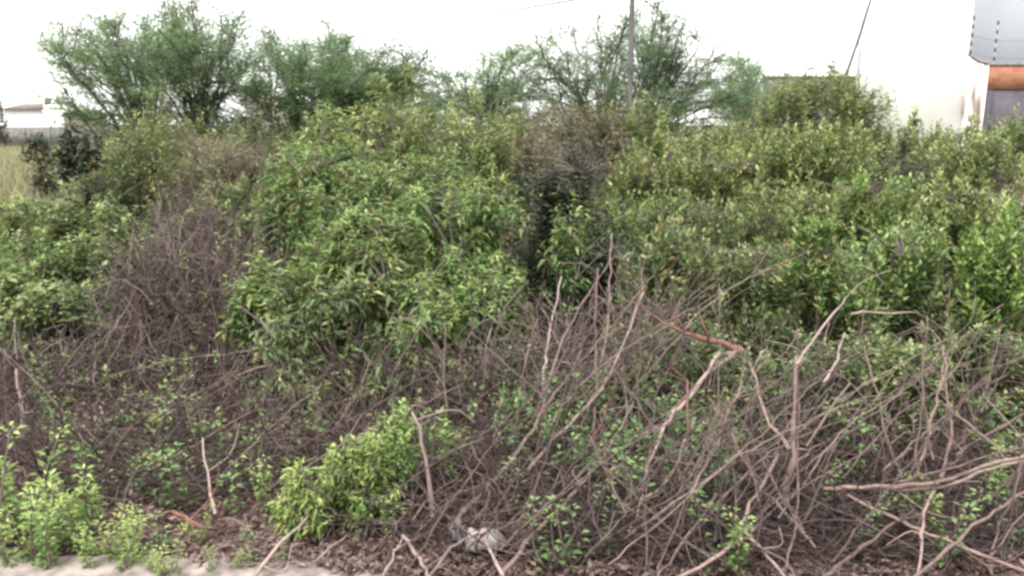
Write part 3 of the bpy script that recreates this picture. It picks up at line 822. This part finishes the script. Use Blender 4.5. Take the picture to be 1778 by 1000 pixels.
# the brown twiggy bush: a dense bundle of thin dry stems, hardly any leaf
def twiggy(name, label, cx, top, wpx, Yd, n, seed, mat='brush', leaves=30, lean=0.0):
    rng = np.random.default_rng(seed)
    p = at(cx, top, Yd); H, R = p[2], wpx * 0.5 * Yd / F
    root = thing(name, label, 'dead bush', (p[0], Yd, 0), group='dry twiggy bushes')
    s, ends = Geo(), []
    for q in range(n):
        th = rng.uniform(0, 6.28); r = math.sqrt(rng.uniform(0, 1))
        b = np.array([rng.normal(0, 0.3) * R, rng.normal(0, 0.22) * R, -0.03])
        e = np.array([math.cos(th) * r * R + lean * H, math.sin(th) * r * R * 0.8, H * (1 - 0.45 * r * r) * rng.uniform(0.45, 1.05)])
        mid = b * 0.45 + e * 0.55 + rng.normal(0, 0.17, 3)
        c = spline([b, mid, e], 9) + rng.normal(0, 0.006, (9, 3))
        s.tube(c, np.linspace(rng.uniform(0.003, 0.0085), 0.0015, 9), 4, rng.uniform(0, 1.0), cap=False)
        for _ in range(5):
            i = rng.integers(3, 9)
            dv = nrm(nrm(e - b) + rng.normal(0, 0.7, 3))
            L = rng.uniform(0.08, 0.35)
            s.tube([c[i], c[i] + dv * L * 0.5 + rng.normal(0, 0.012, 3), c[i] + dv * L + rng.normal(0, 0.03, 3)], [0.003, 0.0024, 0.0012], 3, rng.uniform(0, 1), cap=False)
            ends.append(c[i] + dv * L)
    s.build('stem', M[mat], root)
    ends = np.array(ends)[rng.permutation(len(ends))[:leaves]]
    g = Geo(); make_clusters(g, rng, ends, np.tile([0, 0, 1.0], (len(ends), 1)) + rng.normal(0, 0.3, (len(ends), 3)), 'fine', 0.4, 0.8)
    g.build('foliage', M['olive'], root)


twiggy('dead_bush', 'big brown twiggy bush between the left bank and the light green bush', 335, 325, 300, 5.2, 250, 31, leaves=60)
twiggy('dead_bush', 'lower brown twiggy bush in front of the big one', 400, 470, 190, 4.9, 110, 32, leaves=24)
twiggy('dead_bush', 'brown twig bush along the leaning pale stems', 235, 430, 150, 4.9, 130, 33, leaves=20, lean=0.1)
twiggy('dead_bush', 'dry brush under the dark hollow', 970, 560, 190, 4.5, 80, 34, leaves=14)
twiggy('dead_bush', 'dry twigs behind the red barked branch', 1130, 520, 150, 4.5, 40, 35, leaves=26)
twiggy('dead_bush', 'brown brush low beside the dark hollow', 840, 630, 170, 4.1, 60, 37, leaves=10)
twiggy('dead_bush', 'dry brush at the left under the broad leaved bushes', 70, 650, 200, 4.6, 70, 38, leaves=8)
twiggy('dead_bush', 'tall dry stems in front of the dull bushes at upper left', 330, 280, 120, 7.0, 50, 39, leaves=40)

# ------------------------------------------------------------------ dead branches, traced one by one
rb = np.random.default_rng(77)


def branch(label, pts, Y0, Y1, r0, r1, mat='dead', nt=4, tl=0.18, cut=False):
    """pts are photo px; Y0/Y1 the distances of its two ends; radii in photo px at those distances"""
    n = len(pts)
    ys = np.linspace(Y0, Y1, n)
    P = []
    if Y0 < 4.2:
        ys = ys * 0.96                                          # in front of the low growth
    for (px, py), y in zip(pts, ys):
        P.append(at(px, py, min(y, ground_y(py) * 0.985) if py > 330 else y))
    P = np.array(P)
    m = max(8, int(np.linalg.norm(np.diff(P, axis=0), axis=1).sum() / 0.045))
    c = spline(P, m)
    c[1:-1] += rb.normal(0, 0.0035, (m - 2, 3))
    rad = 0.8 * np.linspace(r0 * Y0 / F, 0.65 * r1 * Y1 / F, m) * (1 + 0.14 * np.sin(np.arange(m) * 1.7 + rb.uniform(0, 6)) + rb.normal(0, 0.05, m))
    g = Geo()
    tint = rb.uniform(0.3, 0.75)
    g.tube(c, rad, 7, tint)
    for _ in range(nt):
        i = rb.integers(m // 5, m)
        dv = nrm(nrm(c[min(i + 1, m - 1)] - c[i - 1]) * 0.8 * rb.choice([-1, 1], p=[0.25, 0.75]) + rb.normal(0, 0.55, 3) + np.array([0, 0, 0.2]))
        L = rb.uniform(0.5, 1.5) * tl
        q = spline([c[i], c[i] + dv * L * 0.5 + rb.normal(0, 0.02, 3), c[i] + dv * L + rb.normal(0, 0.035, 3)], 6)
        q[:, 2] = np.maximum(q[:, 2], 0.005)
        g.tube(q, np.linspace(rad[i] * 0.55, 0.0015, 6), 5, tint + rb.uniform(-0.2, 0.2), cap=False)
    return tag(g.build('dead_branch', M[mat], smooth=True), label, 'branch', 'dead branches in the tangle')


BR = [
    ('long grey stem rising from the ground right of the plastic bag to the hollow', [(790, 906), (865, 827), (916, 759), (950, 702), (985, 655), (1012, 600)], 3.05, 4.0, 6, 2.5, 'dead', 5),
    ('tall pale stem whose top meets the red barked branch in a V', [(905, 832), (960, 765), (1001, 725), (1052, 662), (1090, 578), (1117, 508)], 3.4, 4.0, 5, 3.5, 'pale', 4),
    ('thick diagonal stem starting at the bottom edge left of centre', [(868, 1004), (913, 942), (974, 878), (1022, 827), (1062, 768), (1100, 700)], 2.62, 3.7, 6.5, 3, 'dead', 4),
    ('arched red barked branch, the thickest in the middle of the tangle', [(1290, 612), (1268, 600), (1222, 588), (1178, 574), (1140, 553), (1108, 524)], 3.85, 4.0, 8, 3, 'red', 3),
    ('long curved branch sweeping left from the red barked one to the ground', [(1283, 608), (1240, 640), (1198, 684), (1150, 735), (1083, 769), (1042, 803), (991, 823), (950, 843), (869, 833)], 3.85, 3.35, 5, 3.5, 'dead', 5),
    ('branch dropping steeply from the red barked one to the bottom weeds', [(1250, 612), (1200, 687), (1158, 735), (1124, 816), (1107, 891), (1086, 934)], 3.8, 2.9, 4.5, 4, 'pale', 2),
    ('side fork off the steep dropping branch', [(1117, 864), (1144, 850), (1175, 806), (1190, 760)], 3.1, 3.2, 4, 2.5, 'pale', 2),
    ('twin of the red branch lead, running beside the long curved one', [(1275, 618), (1225, 650), (1180, 700), (1120, 745), (1060, 790)], 3.8, 3.6, 3.5, 2.5, 'dead', 3),
    ('pinkish bare sapling trunk, the thickest upright on the right', [(1364, 874), (1368, 830), (1379, 796), (1375, 772), (1378, 720), (1380, 660), (1383, 618)], 3.2, 3.2, 9, 4, 'pink', 1),
    ('left fork of the pinkish sapling', [(1370, 778), (1334, 728), (1314, 667), (1302, 630)], 3.2, 3.35, 5, 2.5, 'pink', 1),
    ('right fork of the pinkish sapling', [(1380, 800), (1399, 790), (1409, 762), (1436, 721), (1476, 665)], 3.2, 3.25, 4.5, 2.5, 'pale', 1),
    ('thin upper arm of the pinkish sapling reaching to the leaves', [(1380, 650), (1392, 615), (1443, 551), (1468, 518)], 3.2, 3.5, 4, 2.5, 'pale', 2),
    ('short pale stick beside the upper arm of the pinkish sapling', [(1430, 665), (1450, 629), (1467, 578)], 3.3, 3.5, 3.5, 3, 'pale', 1),
    ('small pale fork shaped like a Y left of the pinkish sapling', [(1240, 790), (1249, 759), (1260, 728), (1283, 680), (1290, 640)], 3.4, 3.6, 6, 2.5, 'dead', 1),
    ('left arm of the small Y shaped fork', [(1260, 730), (1246, 712), (1230, 690)], 3.42, 3.5, 4.5, 3, 'dead', 0),
    ('short reddish upright stub with orange foot', [(1199, 824), (1188, 789), (1195, 745), (1192, 700), (1194, 660)], 3.4, 3.6, 5, 3, 'red', 1),
    ('dark stick slanting down right, left of the pinkish sapling', [(1268, 745), (1311, 830), (1362, 888), (1416, 950)], 3.4, 2.8, 4.5, 4, 'dead', 3),
    ('pale stick crossing before the pinkish sapling foot', [(1352, 788), (1321, 844), (1297, 884), (1292, 918)], 3.15, 2.95, 4, 5.5, 'pale', 1),
    ('stick from the low crossing point towards the bottom edge', [(1243, 858), (1222, 891), (1178, 952), (1140, 1004)], 3.1, 2.62, 4, 4, 'dead', 2),
    ('level stick at the low crossing point', [(1220, 893), (1256, 908), (1293, 917), (1330, 919), (1380, 930)], 3.0, 2.95, 4, 3, 'dead', 2),
    ('long stick rising from the bottom edge to the pinkish sapling foot', [(1176, 1003), (1273, 945), (1307, 905), (1364, 858)], 2.6, 3.2, 4.5, 4, 'pink', 2),
    ('stick running down right from the low crossing point', [(1292, 920), (1328, 959), (1366, 1004)], 2.9, 2.6, 4.5, 4, 'pale', 1),
    ('thin straight upright rod right of the pinkish sapling', [(1360, 995), (1382, 915), (1383, 796), (1388, 700)], 2.65, 3.2, 3.5, 2.5, 'dead', 1),
    ('upper pole of the sheaf entering from the right edge, with an orange cut end', [(1430, 847), (1515, 845), (1630, 836), (1688, 816), (1800, 784)], 3.05, 2.8, 5, 5.5, 'pink', 1),
    ('lower pole of the sheaf entering from the right edge', [(1500, 848), (1580, 850), (1654, 842), (1722, 812), (1800, 797)], 3.0, 2.85, 3.5, 5, 'pale', 2),
    ('slim rod lying along the top of the right edge sheaf', [(1560, 836), (1640, 815), (1700, 797), (1800, 770)], 3.1, 2.9, 3, 3, 'dead', 2),
    ('long pole slanting down to the lower right corner', [(1470, 858), (1552, 898), (1603, 922), (1688, 956), (1800, 998)], 3.0, 2.6, 4, 6, 'pink', 2),
    ('pale stick rising from the bottom edge to the right edge', [(1584, 1004), (1667, 932), (1722, 891), (1800, 838)], 2.6, 2.85, 4.5, 5, 'dead', 2),
    ('stick from the bottom edge ending under the long corner pole', [(1425, 1004), (1484, 959), (1545, 914), (1590, 880)], 2.62, 3.0, 5, 4, 'dead', 2),
    ('upright stick above the right edge sheaf, right one of a crossing pair', [(1633, 832), (1640, 805), (1650, 745), (1643, 660), (1638, 600)], 3.2, 3.6, 4.5, 2.5, 'pink', 2),
    ('upright stick above the right edge sheaf, left one of a crossing pair', [(1588, 830), (1616, 745), (1630, 677), (1645, 610)], 3.2, 3.6, 4, 2.5, 'pink', 2),
    ('stick dropping from the right edge sheaf to the bottom edge', [(1624, 846), (1603, 905), (1600, 949), (1592, 1004)], 2.95, 2.6, 3.5, 5, 'pink', 1),
    ('dark leaning stem between the pinkish sapling and the crossing pair', [(1566, 830), (1538, 755), (1521, 677), (1500, 600)], 3.3, 3.8, 4, 2.5, 'dead', 3),
    ('thin stick falling right from the crossing pair', [(1637, 701), (1708, 759), (1760, 806)], 3.3, 3.0, 3.5, 3.5, 'dead', 2),
    ('thin stick rising to the right edge above the sheaf', [(1664, 788), (1712, 755), (1790, 712)], 3.2, 3.1, 3.5, 4, 'dead', 2),
    ('pale level stick high among the right hand leaves', [(1478, 545), (1500, 543), (1545, 544), (1590, 542)], 4.0, 4.1, 3, 2, 'pale', 1),
    ('bare stick standing before the foreground green bushlets', [(752, 896), (739, 806), (726, 738), (715, 715)], 3.05, 3.15, 5.5, 4, 'pale', 1),
    ('short dark stick leaning on the long grey stem', [(811, 760), (830, 795), (854, 832)], 3.4, 3.4, 4, 3.5, 'dead', 1),
    ('pale upright stem below the light green bush', [(693, 705), (695, 640), (695, 568), (690, 486), (688, 440)], 4.3, 4.75, 5.5, 3, 'pale', 2),
    ('thin upright rod in the dark hollow, the tallest', [(1036, 665), (1052, 588), (1059, 500), (1062, 405)], 4.2, 4.4, 4, 2.5, 'pale', 1),
    ('grey upright rod left of the tallest rod in the hollow', [(1030, 790), (1035, 653), (1035, 568), (1038, 466)], 3.6, 4.2, 5, 3, 'dead', 2),
    ('pale kinked upright at the left of the hollow', [(946, 730), (943, 670), (947, 622), (957, 561), (975, 480)], 4.0, 4.5, 4.5, 2.5, 'pale', 2),
    ('long level stem crossing the middle of the tangle', [(760, 598), (804, 602), (879, 612), (940, 622), (1014, 637)], 4.5, 4.1, 3, 4, 'dead', 2),
    ('curved hooked twig above the foreground bushlets', [(835, 752), (855, 742), (864, 715), (872, 690)], 3.7, 3.8, 4, 3, 'pale', 1),
    ('upper pale stem lying across the brown twiggy bush', [(190, 655), (217, 646), (323, 622), (411, 612), (500, 598)], 4.6, 4.6, 3.5, 2, 'pale', 3),
    ('lower long pale stem lying across the brown brush', [(250, 716), (299, 707), (391, 700), (470, 694), (548, 675)], 4.2, 4.1, 4, 2.5, 'pale', 2),
    ('short pale stem angled above the lower long one', [(322, 694), (370, 670), (440, 642), (480, 630)], 4.3, 4.4, 3.5, 2.5, 'pale', 2),
    ('leaning pale stem at the left of the brown bush, the thickest there', [(172, 700), (163, 640), (190, 585), (222, 530), (255, 465)], 4.4, 4.9, 3.6, 1.6, 'dead', 6),
    ('second leaning pale stem right beside the thickest one', [(195, 690), (185, 640), (215, 580), (240, 515), (290, 430)], 4.4, 5.0, 2.8, 1.3, 'dead', 6),
    ('pale stem rising out of the top of the brown twiggy bush', [(296, 500), (312, 410), (318, 385), (342, 335)], 5.0, 5.3, 2.6, 1.4, 'dead', 5),
    ('pale stem standing at the left edge above the young plants', [(38, 760), (41, 711), (30, 680), (28, 640)], 3.9, 4.0, 6, 4, 'pale', 2),
    ('slim grey stick standing behind the leaf litter', [(374, 892), (367, 850), (357, 806), (352, 760)], 3.1, 3.3, 4, 3, 'pale', 1),
    ('crooked stick lying on the leaf litter', [(300, 888), (325, 900), (347, 912), (370, 915)], 3.1, 3.0, 5, 3.5, 'red', 1),
    ('arched stick lying at the right of the leaf litter', [(380, 902), (400, 900), (422, 912), (440, 925)], 3.05, 2.95, 4, 4.5, 'dead', 1),
    ('stick lying from the young plants towards the leaf litter', [(230, 915), (262, 900), (300, 886)], 3.0, 3.1, 4.5, 3, 'dead', 1),
    ('pale stick leaning out from the lime bushlet over the kerb', [(440, 1004), (476, 956), (510, 918), (540, 890)], 2.6, 3.0, 5, 3, 'pale', 1),
    ('thin stick below the lime bushlet reaching the kerb', [(540, 976), (570, 953), (602, 928)], 2.75, 2.9, 3, 2.5, 'pale', 1),
    ('stick in an inverted V at the bottom, left leg', [(664, 1002), (682, 965), (700, 930)], 2.62, 2.85, 4, 3.5, 'pale', 1),
    ('stick in an inverted V at the bottom, right leg', [(698, 930), (732, 975), (748, 1004)], 2.85, 2.62, 5, 6, 'pale', 1),
    ('stick standing before the plastic bag', [(838, 920), (852, 955), (874, 1000)], 2.85, 2.62, 4, 6, 'pale', 0),
    ('low stick left of the plastic bag', [(748, 996), (775, 960), (800, 940), (830, 925)], 2.65, 2.8, 4, 3.5, 'dead', 2),
    ('slender stem slanting from the green weeds up to the hollow', [(880, 960), (935, 900), (960, 850), (985, 790), (1020, 720)], 2.85, 3.6, 4, 2.5, 'dead', 3),
    ('short reddish stick in the middle of the tangle', [(1000, 800), (1022, 775), (1045, 735), (1053, 700)], 3.5, 3.7, 4, 3, 'red', 2),
]
for lab, pts, Y0, Y1, r0, r1, mat, nt_ in BR:
    branch(lab, pts, Y0, Y1, r0, r1, mat, nt_)

# further bare stems nothing tells apart, by the part of the tangle they stand in
FILL = [
    (30, (900, 1120), (640, 800), (430, 620), 3.6, 4.5, 'slim grey dead stem in the sheaf of uprights below the dark hollow', 'slim stems below the dark hollow', 0.6),
    (26, (1160, 1420), (700, 960), (520, 800), 2.9, 3.9, 'thin dead stick in the tangle around the pinkish sapling', 'thin sticks around the pinkish sapling', 0.9),
    (26, (1430, 1778), (700, 980), (540, 800), 2.9, 3.9, 'thin dead stick in the tangle at the lower right', 'thin sticks at the lower right', 0.9),
    (26, (560, 900), (640, 760), (520, 640), 4.0, 4.6, 'thin dead stem under the drooping leaved bush', 'thin stems under the drooping leaved bush', 0.8),
    (30, (640, 1240), (860, 990), (600, 880), 2.75, 3.5, 'thin dry stick in the low tangle around the plastic bag', 'thin sticks around the plastic bag', 1.1),
    (18, (20, 520), (700, 860), (600, 720), 3.4, 4.4, 'thin dry stem in the brown brush at the lower left', 'thin stems in the brown brush at the lower left', 1.2),
]
for n, xr, yl, yh, Y0, Y1, lab, grp, slant in FILL:
    for _ in range(n):
        px, py = rb.uniform(*xr), rb.uniform(*yl)
        ty = rb.uniform(*yh)
        tx = px + (py - ty) * rb.normal(0.55, 0.75) * slant
        yy = min(rb.uniform(Y0, Y1), ground_y(py) * 0.985)
        o = branch(lab, [(px, py), ((px + tx) / 2 + rb.normal(0, 9), (py + ty) / 2 - abs(tx - px) * rb.uniform(-0.05, 0.16)), (tx, ty)], yy, yy + rb.uniform(0, 0.4),
                   rb.uniform(1.7, 3.3), rb.uniform(0.9, 1.5), rb.choice(['dead', 'twig', 'dead', 'twig']), 5, 0.2)
        o['group'] = grp
        o.name = 'dry_stick'
        o.data.name = 'dry_stick'

# ------------------------------------------------------------------ stuff: fine brush, litter, grass, ground cover
def tangle(name, n, xr, yr, zmax, seed, up=0.5, mat='twig'):
    rng = np.random.default_rng(seed)
    g = Geo()
    for _ in range(n):
        y = rng.uniform(*yr); x = rng.uniform(*xr) * y / F
        b = np.array([x, y, rng.uniform(0, zmax) ** 1.0 * rng.uniform(0.1, 1)])
        dv = nrm(np.array([rng.normal(0, 1), rng.normal(0, 0.8), rng.normal(up, 0.5)]))
        L = rng.uniform(0.12, 0.5)
        c = spline([b, b + dv * L * 0.5 + rng.normal(0, 0.035, 3), b + dv * L + rng.normal(0, 0.05, 3)], 5)
        c[:, 2] = np.maximum(c[:, 2], -0.01)
        g.tube(c, np.linspace(0.0016 + 0.006 * rng.uniform() ** 3, 0.0012, 5), 3, rng.uniform(0, 1), cap=False)
    return tag(g.build(name, M[mat]), kind='stuff')


tangle('dry_brush', 2700, (-1250, -330), (3.12, 4.9), 0.32, 51)
tangle('dry_brush', 1000, (-340, 60), (3.2, 4.6), 0.2, 54)
tangle('dry_brush', 1250, (-60, 1350), (3.2, 4.4), 0.30, 52, 0.7)
tangle('dry_brush', 2700, (-260, 1250), (2.70, 3.5), 0.13, 53, 0.25)

rl = np.random.default_rng(60)
n = 32000
y = 2.66 + rl.uniform(0, 1, n) ** 1.5 * 3.2
x = rl.uniform(-0.95, 0.95, n) * y
P = np.stack([x, y, ground_z(x, y) + rl.uniform(0.0, 0.035, n)], -1)
P[:5000, 2] += rl.uniform(0.02, 0.28, 5000) * np.clip((P[:5000, 1] - 2.9) / 0.6, 0, 1)      # leaves caught in the brush
D = rl.normal(0, 1, (n, 3)) * np.array([1, 1, 0.22])
L = rl.uniform(0.016, 0.045, n)
g = Geo(); g.leaves(P, D, np.array([0, 0, 1.0]) + rl.normal(0, 0.35, (n, 3)), L, L * 0.45, np.clip(rl.normal(0.45, 0.2, n), 0, 1), 0.1, 0.3)
tag(g.build('leaf_litter', M['litter']), kind='stuff')


def blades(name, n, xf, seed, mat, Lr, wd):
    rng = np.random.default_rng(seed)
    x, y = xf(rng, n)
    P = np.stack([x, y, ground_z(x, y)], -1)
    D = np.stack([rng.normal(0, 0.35, n), rng.normal(0, 0.35, n), np.ones(n)], -1)
    L = rng.uniform(*Lr, n)
    g = Geo(); g.leaves(P, D, np.stack([rng.normal(0, 1, n), rng.normal(0, 1, n), np.zeros(n)], -1), L, wd * (0.6 + rng.uniform(0, 0.8, n)), np.clip(rng.normal(0.45, 0.22, n), 0, 1), 0.3, 0.1)
    return tag(g.build(name, M[mat]), kind='stuff')


def field(rng, n):
    y = 9.0 + rng.uniform(0, 1, n) ** 2.0 * 48
    return (rng.uniform(-1150, -480, n) / F) * y, y


blades('dry_grass', 26000, field, 61, 'grass', (0.18, 0.5), 0.028)

# small ground cover among the fallen branches
rg = np.random.default_rng(62)
n = 1700
y = 2.9 + 1.6 * rg.uniform(0, 1, n) ** 0.7; x = rg.uniform(-0.02, 0.66, n) * y
k = wob(8, 2.2)(np.stack([x, y, 0 * x], -1)) > -0.1
P = np.stack([x, y, rg.uniform(0.03, 0.36, n)], -1)[k]
g = Geo(); make_clusters(g, rg, P, np.tile([0, 0, 1.0], (len(P), 1)) + rg.normal(0, 0.4, (len(P), 3)), 'broad', 0.4, 0.62)
tag(g.build('ground_cover', M['weed']), kind='stuff')
n = 420
y = rg.uniform(3.2, 4.8, n); x = rg.uniform(-0.63, 0.0, n) * y
P = np.stack([x, y, rg.uniform(0.05, 0.34, n)], -1)
P = P[wob(18, 2.6)(P) > 0.15]
g = Geo(); make_clusters(g, rg, P, np.tile([0, 0, 1.0], (len(P), 1)) + rg.normal(0, 0.4, (len(P), 3)), 'broad', 0.4, 0.6)
tag(g.build('ground_cover', M['mid']), kind='stuff')

# ------------------------------------------------------------------ young plants in front
def make_weed(name, seed, mat, H, nleaf, lsize, wr=0.6, cat='plant'):
    rng = np.random.default_rng(seed)
    root = thing(name, 'young plant', cat)
    g, s = Geo(), Geo()
    for q in range(rng.integers(2, 4)):
        b = np.array([rng.normal(0, 0.02), rng.normal(0, 0.02), -0.03]); e = np.array([rng.normal(0, 0.34) * H, rng.normal(0, 0.34) * H, H * (1.0 if q == 0 else rng.uniform(0.6, 1))]) * np.array([0.5 if q == 0 else 1, 0.5 if q == 0 else 1, 1])
        c = spline([b, (b + e) / 2 + rng.normal(0, 0.02, 3), e], 8)
        s.tube(c, np.linspace(0.005, 0.002, 8), 5, 0.5)
        u = np.concatenate([rng.uniform(0.2, 1, nleaf), np.full(5, 1.0)])
        pos = np.stack([np.interp(u * 7, np.arange(8), c[:, a]) for a in range(3)], -1)
        th = np.arange(len(u)) * 2.4 + rng.uniform(0, 6)
        D = np.stack([np.cos(th), np.sin(th), rng.normal(0.35, 0.3, len(u))], -1)
        pet = pos + nrm(D) * 0.02
        L = lsize * rng.uniform(0.7, 1.2, len(u)) * (1.15 - 0.4 * u)
        g.leaves(pet, D, np.array([0, 0, 1.0]) + rng.normal(0, 0.2, (len(u), 3)), L, L * wr, np.clip(0.25 + 0.5 * u + rng.normal(0, 0.1, len(u)), 0.1, 0.95), 0.22, 0.16)
    s.build('stem', M['stem'], root)
    g.build('foliage', M[mat], root)
    return root


protos = {
    'lime': make_weed('young_plant', 201, 'lime', 0.32, 60, 0.036, 0.5),
    'bright': make_weed('young_plant', 202, 'bright', 0.36, 62, 0.037, 0.5),
    'weed': make_weed('seedling', 203, 'weed', 0.30, 24, 0.042, 0.55),
    'fern': make_weed('young_plant', 204, 'bright', 0.34, 80, 0.045, 0.3),
}
used = set()


def plant(kind, px, py, top, label, group, tilt=0.0):
    Yd = ground_y(py)
    p = at(px, py, Yd); h = at(px, top, Yd)[2]
    sc = max(h, 0.06) / {'lime': 0.32, 'bright': 0.36, 'weed': 0.30, 'fern': 0.34}[kind]
    rz = rb.uniform(0, 6.28)
    pr = protos[kind]
    loc = (p[0], Yd, float(ground_z(p[0], Yd)))
    if kind not in used:
        used.add(kind)
        pr.location, pr.rotation_euler, pr.scale = loc, (0, 0, rz), (sc, sc, sc)
        pr['label'], pr['group'] = label, group
        return pr
    return dup(pr, loc, rz, sc, label, group)


G1 = 'young plants at the lower left'
for a in [
    ('lime', 12, 950, 768, 'tallest lime green young plant at the left edge'),
    ('lime', 66, 925, 765, 'lime green young plant behind the tallest one at the left edge'),
    ('fern', 108, 950, 812, 'soft green feathery plant in the lower left clump'),
    ('fern', 150, 930, 805, 'soft green feathery plant at the back right of the lower left clump'),
    ('bright', 48, 985, 845, 'green young plant low in the lower left clump'),
    ('bright', 100, 992, 870, 'green young plant at the front of the lower left clump'),
    ('lime', 152, 975, 850, 'lime green young plant at the right side of the lower left clump'),
    ('bright', 12, 1000, 890, 'green young plant in the lower left corner'),
    ('lime', 194, 985, 885, 'small lime green plant right of the lower left clump'),
    ('bright', 165, 1002, 915, 'small green plant growing at the kerb right of the corner'),
    ('lime', 218, 1002, 900, 'yellow green plant at the kerb, first right of the clump'),
    ('lime', 268, 1000, 905, 'yellow green plant at the kerb in the middle of the row'),
    ('lime', 312, 1006, 930, 'yellow green plant at the kerb, last of the row'),
    ('bright', 36, 915, 800, 'green young plant rising behind the lower left clump'),
    ('lime', 90, 965, 850, 'lime green young plant in the middle of the lower left clump'),
    ('bright', 135, 965, 865, 'green young plant right of the middle of the lower left clump'),
    ('bright', 225, 960, 880, 'green young plant standing apart, right of the lower left clump'),
    ('bright', 365, 1000, 950, 'low green plant at the kerb left of the pale leaning stick'),
    ('lime', 410, 1000, 955, 'low yellow green plant at the kerb below the leaf litter'),
    ('lime', 245, 985, 925, 'tiny yellow green plant behind the kerb row'),
]:
    plant(*a, G1)
G2 = 'seedlings in the brown brush'
for a in [
    ('weed', 185, 868, 790, 'green seedling in front of the brown brush, leftmost one'),
    ('weed', 190, 800, 740, 'dull seedling above the leftmost green seedling'),
    ('weed', 280, 830, 725, 'tall green seedling in the middle of the brown brush'),
    ('weed', 280, 890, 790, 'dark seedling below the tall green seedling'),
    ('weed', 378, 815, 740, 'pale seedling between the tall green one and the bluish one'),
    ('weed', 442, 850, 770, 'bluish green seedling at the right of the brown brush'),
    ('weed', 458, 800, 730, 'pale seedling above the bluish green one'),
    ('weed', 282, 955, 895, 'small green seedling on the leaf litter'),
    ('lime', 358, 940, 902, 'tiny yellow sprout on the leaf litter'),
    ('weed', 60, 720, 660, 'yellowish sprout at the left edge under the broad leaved bushes'),
    ('weed', 440, 985, 945, 'green weed behind the kerb below the leaf litter'),
    ('weed', 490, 985, 950, 'green weed at the kerb left of the lime bushlet'),
    ('weed', 70, 690, 650, 'small leafy sprout beside the pale stem at the left edge'),
    ('weed', 120, 860, 790, 'green seedling in the brush behind the lower left clump'),
    ('weed', 235, 870, 800, 'green seedling between the leftmost and the tall green seedling'),
    ('weed', 330, 880, 800, 'leafy seedling beside the slim grey stick'),
    ('weed', 400, 900, 830, 'leafy seedling behind the arched stick on the litter'),
    ('bright', 470, 900, 820, 'green weed left of the lime bushlets'),
    ('weed', 520, 820, 740, 'green seedling above the lime bushlets'),
    ('weed', 350, 780, 700, 'dull seedling below the lower long pale stem'),
    ('weed', 120, 780, 710, 'dull seedling in the brush at the far left'),
]:
    plant(a[0], a[1], a[2], a[3] - 18, a[4], G2)
G3 = 'weeds among the fallen branches'
wl = 'green weed growing among the fallen branches in the right hand half'
for (px, py, tp) in [(1090, 850, 780), (1110, 900, 800), (1060, 960, 880), (960, 985, 905), (1000, 975, 890), (1150, 800, 700), (1130, 720, 640), (1230, 790, 690), (1320, 760, 660),
                     (1440, 800, 700), (1480, 850, 740), (1460, 780, 660), (1540, 780, 690), (1290, 990, 900), (1250, 970, 880), (1650, 990, 890), (1630, 960, 880), (1570, 930, 850),
                     (1700, 900, 800), (1740, 860, 770), (1760, 960, 880), (1500, 960, 880), (1420, 900, 820), (1200, 920, 850), (900, 900, 840), (1080, 760, 680), (1350, 720, 640)]:
    plant('weed' if rb.uniform() < 0.7 else 'bright', px, py, tp - 30, wl, G3)

# ------------------------------------------------------------------ crumpled plastic bag
def bag():
    p = at(845, 948, ground_y(955))
    root = thing('plastic_bag', 'crumpled dirty white plastic bag lying among the sticks near the bottom edge', 'bag', (p[0], p[1] - 0.02, 0.0))
    rng = np.random.default_rng(9)
    nu, nv = 34, 16
    f1, f2 = wob(12, 26), wob(13, 60)
    u, v = np.meshgrid(np.linspace(0, 2 * np.pi, nu, endpoint=False), np.linspace(0, 1, nv), indexing='ij')
    r = np.sin(np.pi * np.clip(v, 0.02, 0.98)) ** 0.6
    q = np.stack([np.cos(u) * r * 0.075, np.sin(u) * r * 0.06, v * 0.0], -1)
    x = (v - 0.5) * 0.20
    P = np.stack([x, np.cos(u) * r * 0.055, 0.05 + np.sin(u) * r * 0.045 - 0.18 * x + 0.02], -1)
    nrmv = nrm(np.stack([0 * x, np.cos(u), np.sin(u)], -1))
    P = P + nrmv * (0.024 * f1(P) + 0.008 * f2(P))[..., None]
    P[..., :2] *= 0.8
    P[..., 2] *= 0.7
    P[..., 2] = np.maximum(P[..., 2], -0.005)
    g = Geo()
    i, j = np.meshgrid(np.arange(nu), np.arange(nv - 1), indexing='ij')
    k = (i + 1) % nu
    g.add(P.reshape(-1, 3), np.stack([i * nv + j, k * nv + j, k * nv + j + 1, i * nv + j + 1], -1).reshape(-1, 4))
    g.build('film', M['bag'], root)
    g = Geo()                                                   # the torn mouth, standing up on the left
    n = 12
    for s in range(2):
        a = np.linspace(0, 1, n)
        lo = np.stack([-0.085 - 0.05 * a + s * 0.02, -0.03 + 0.06 * a, 0.045 + 0 * a], -1) + rng.normal(0, 0.004, (n, 3))
        hi = lo + np.stack([-0.01 + rng.normal(0, 0.012, n), rng.normal(0, 0.012, n), 0.07 + rng.normal(0, 0.018, n)], -1)
        w = np.concatenate([lo, hi])
        i = np.arange(n - 1)
        g.add(w, np.stack([i, i + 1, i + 1 + n, i + n], -1))
    g.build('torn_mouth', M['bag'], root)


bag()
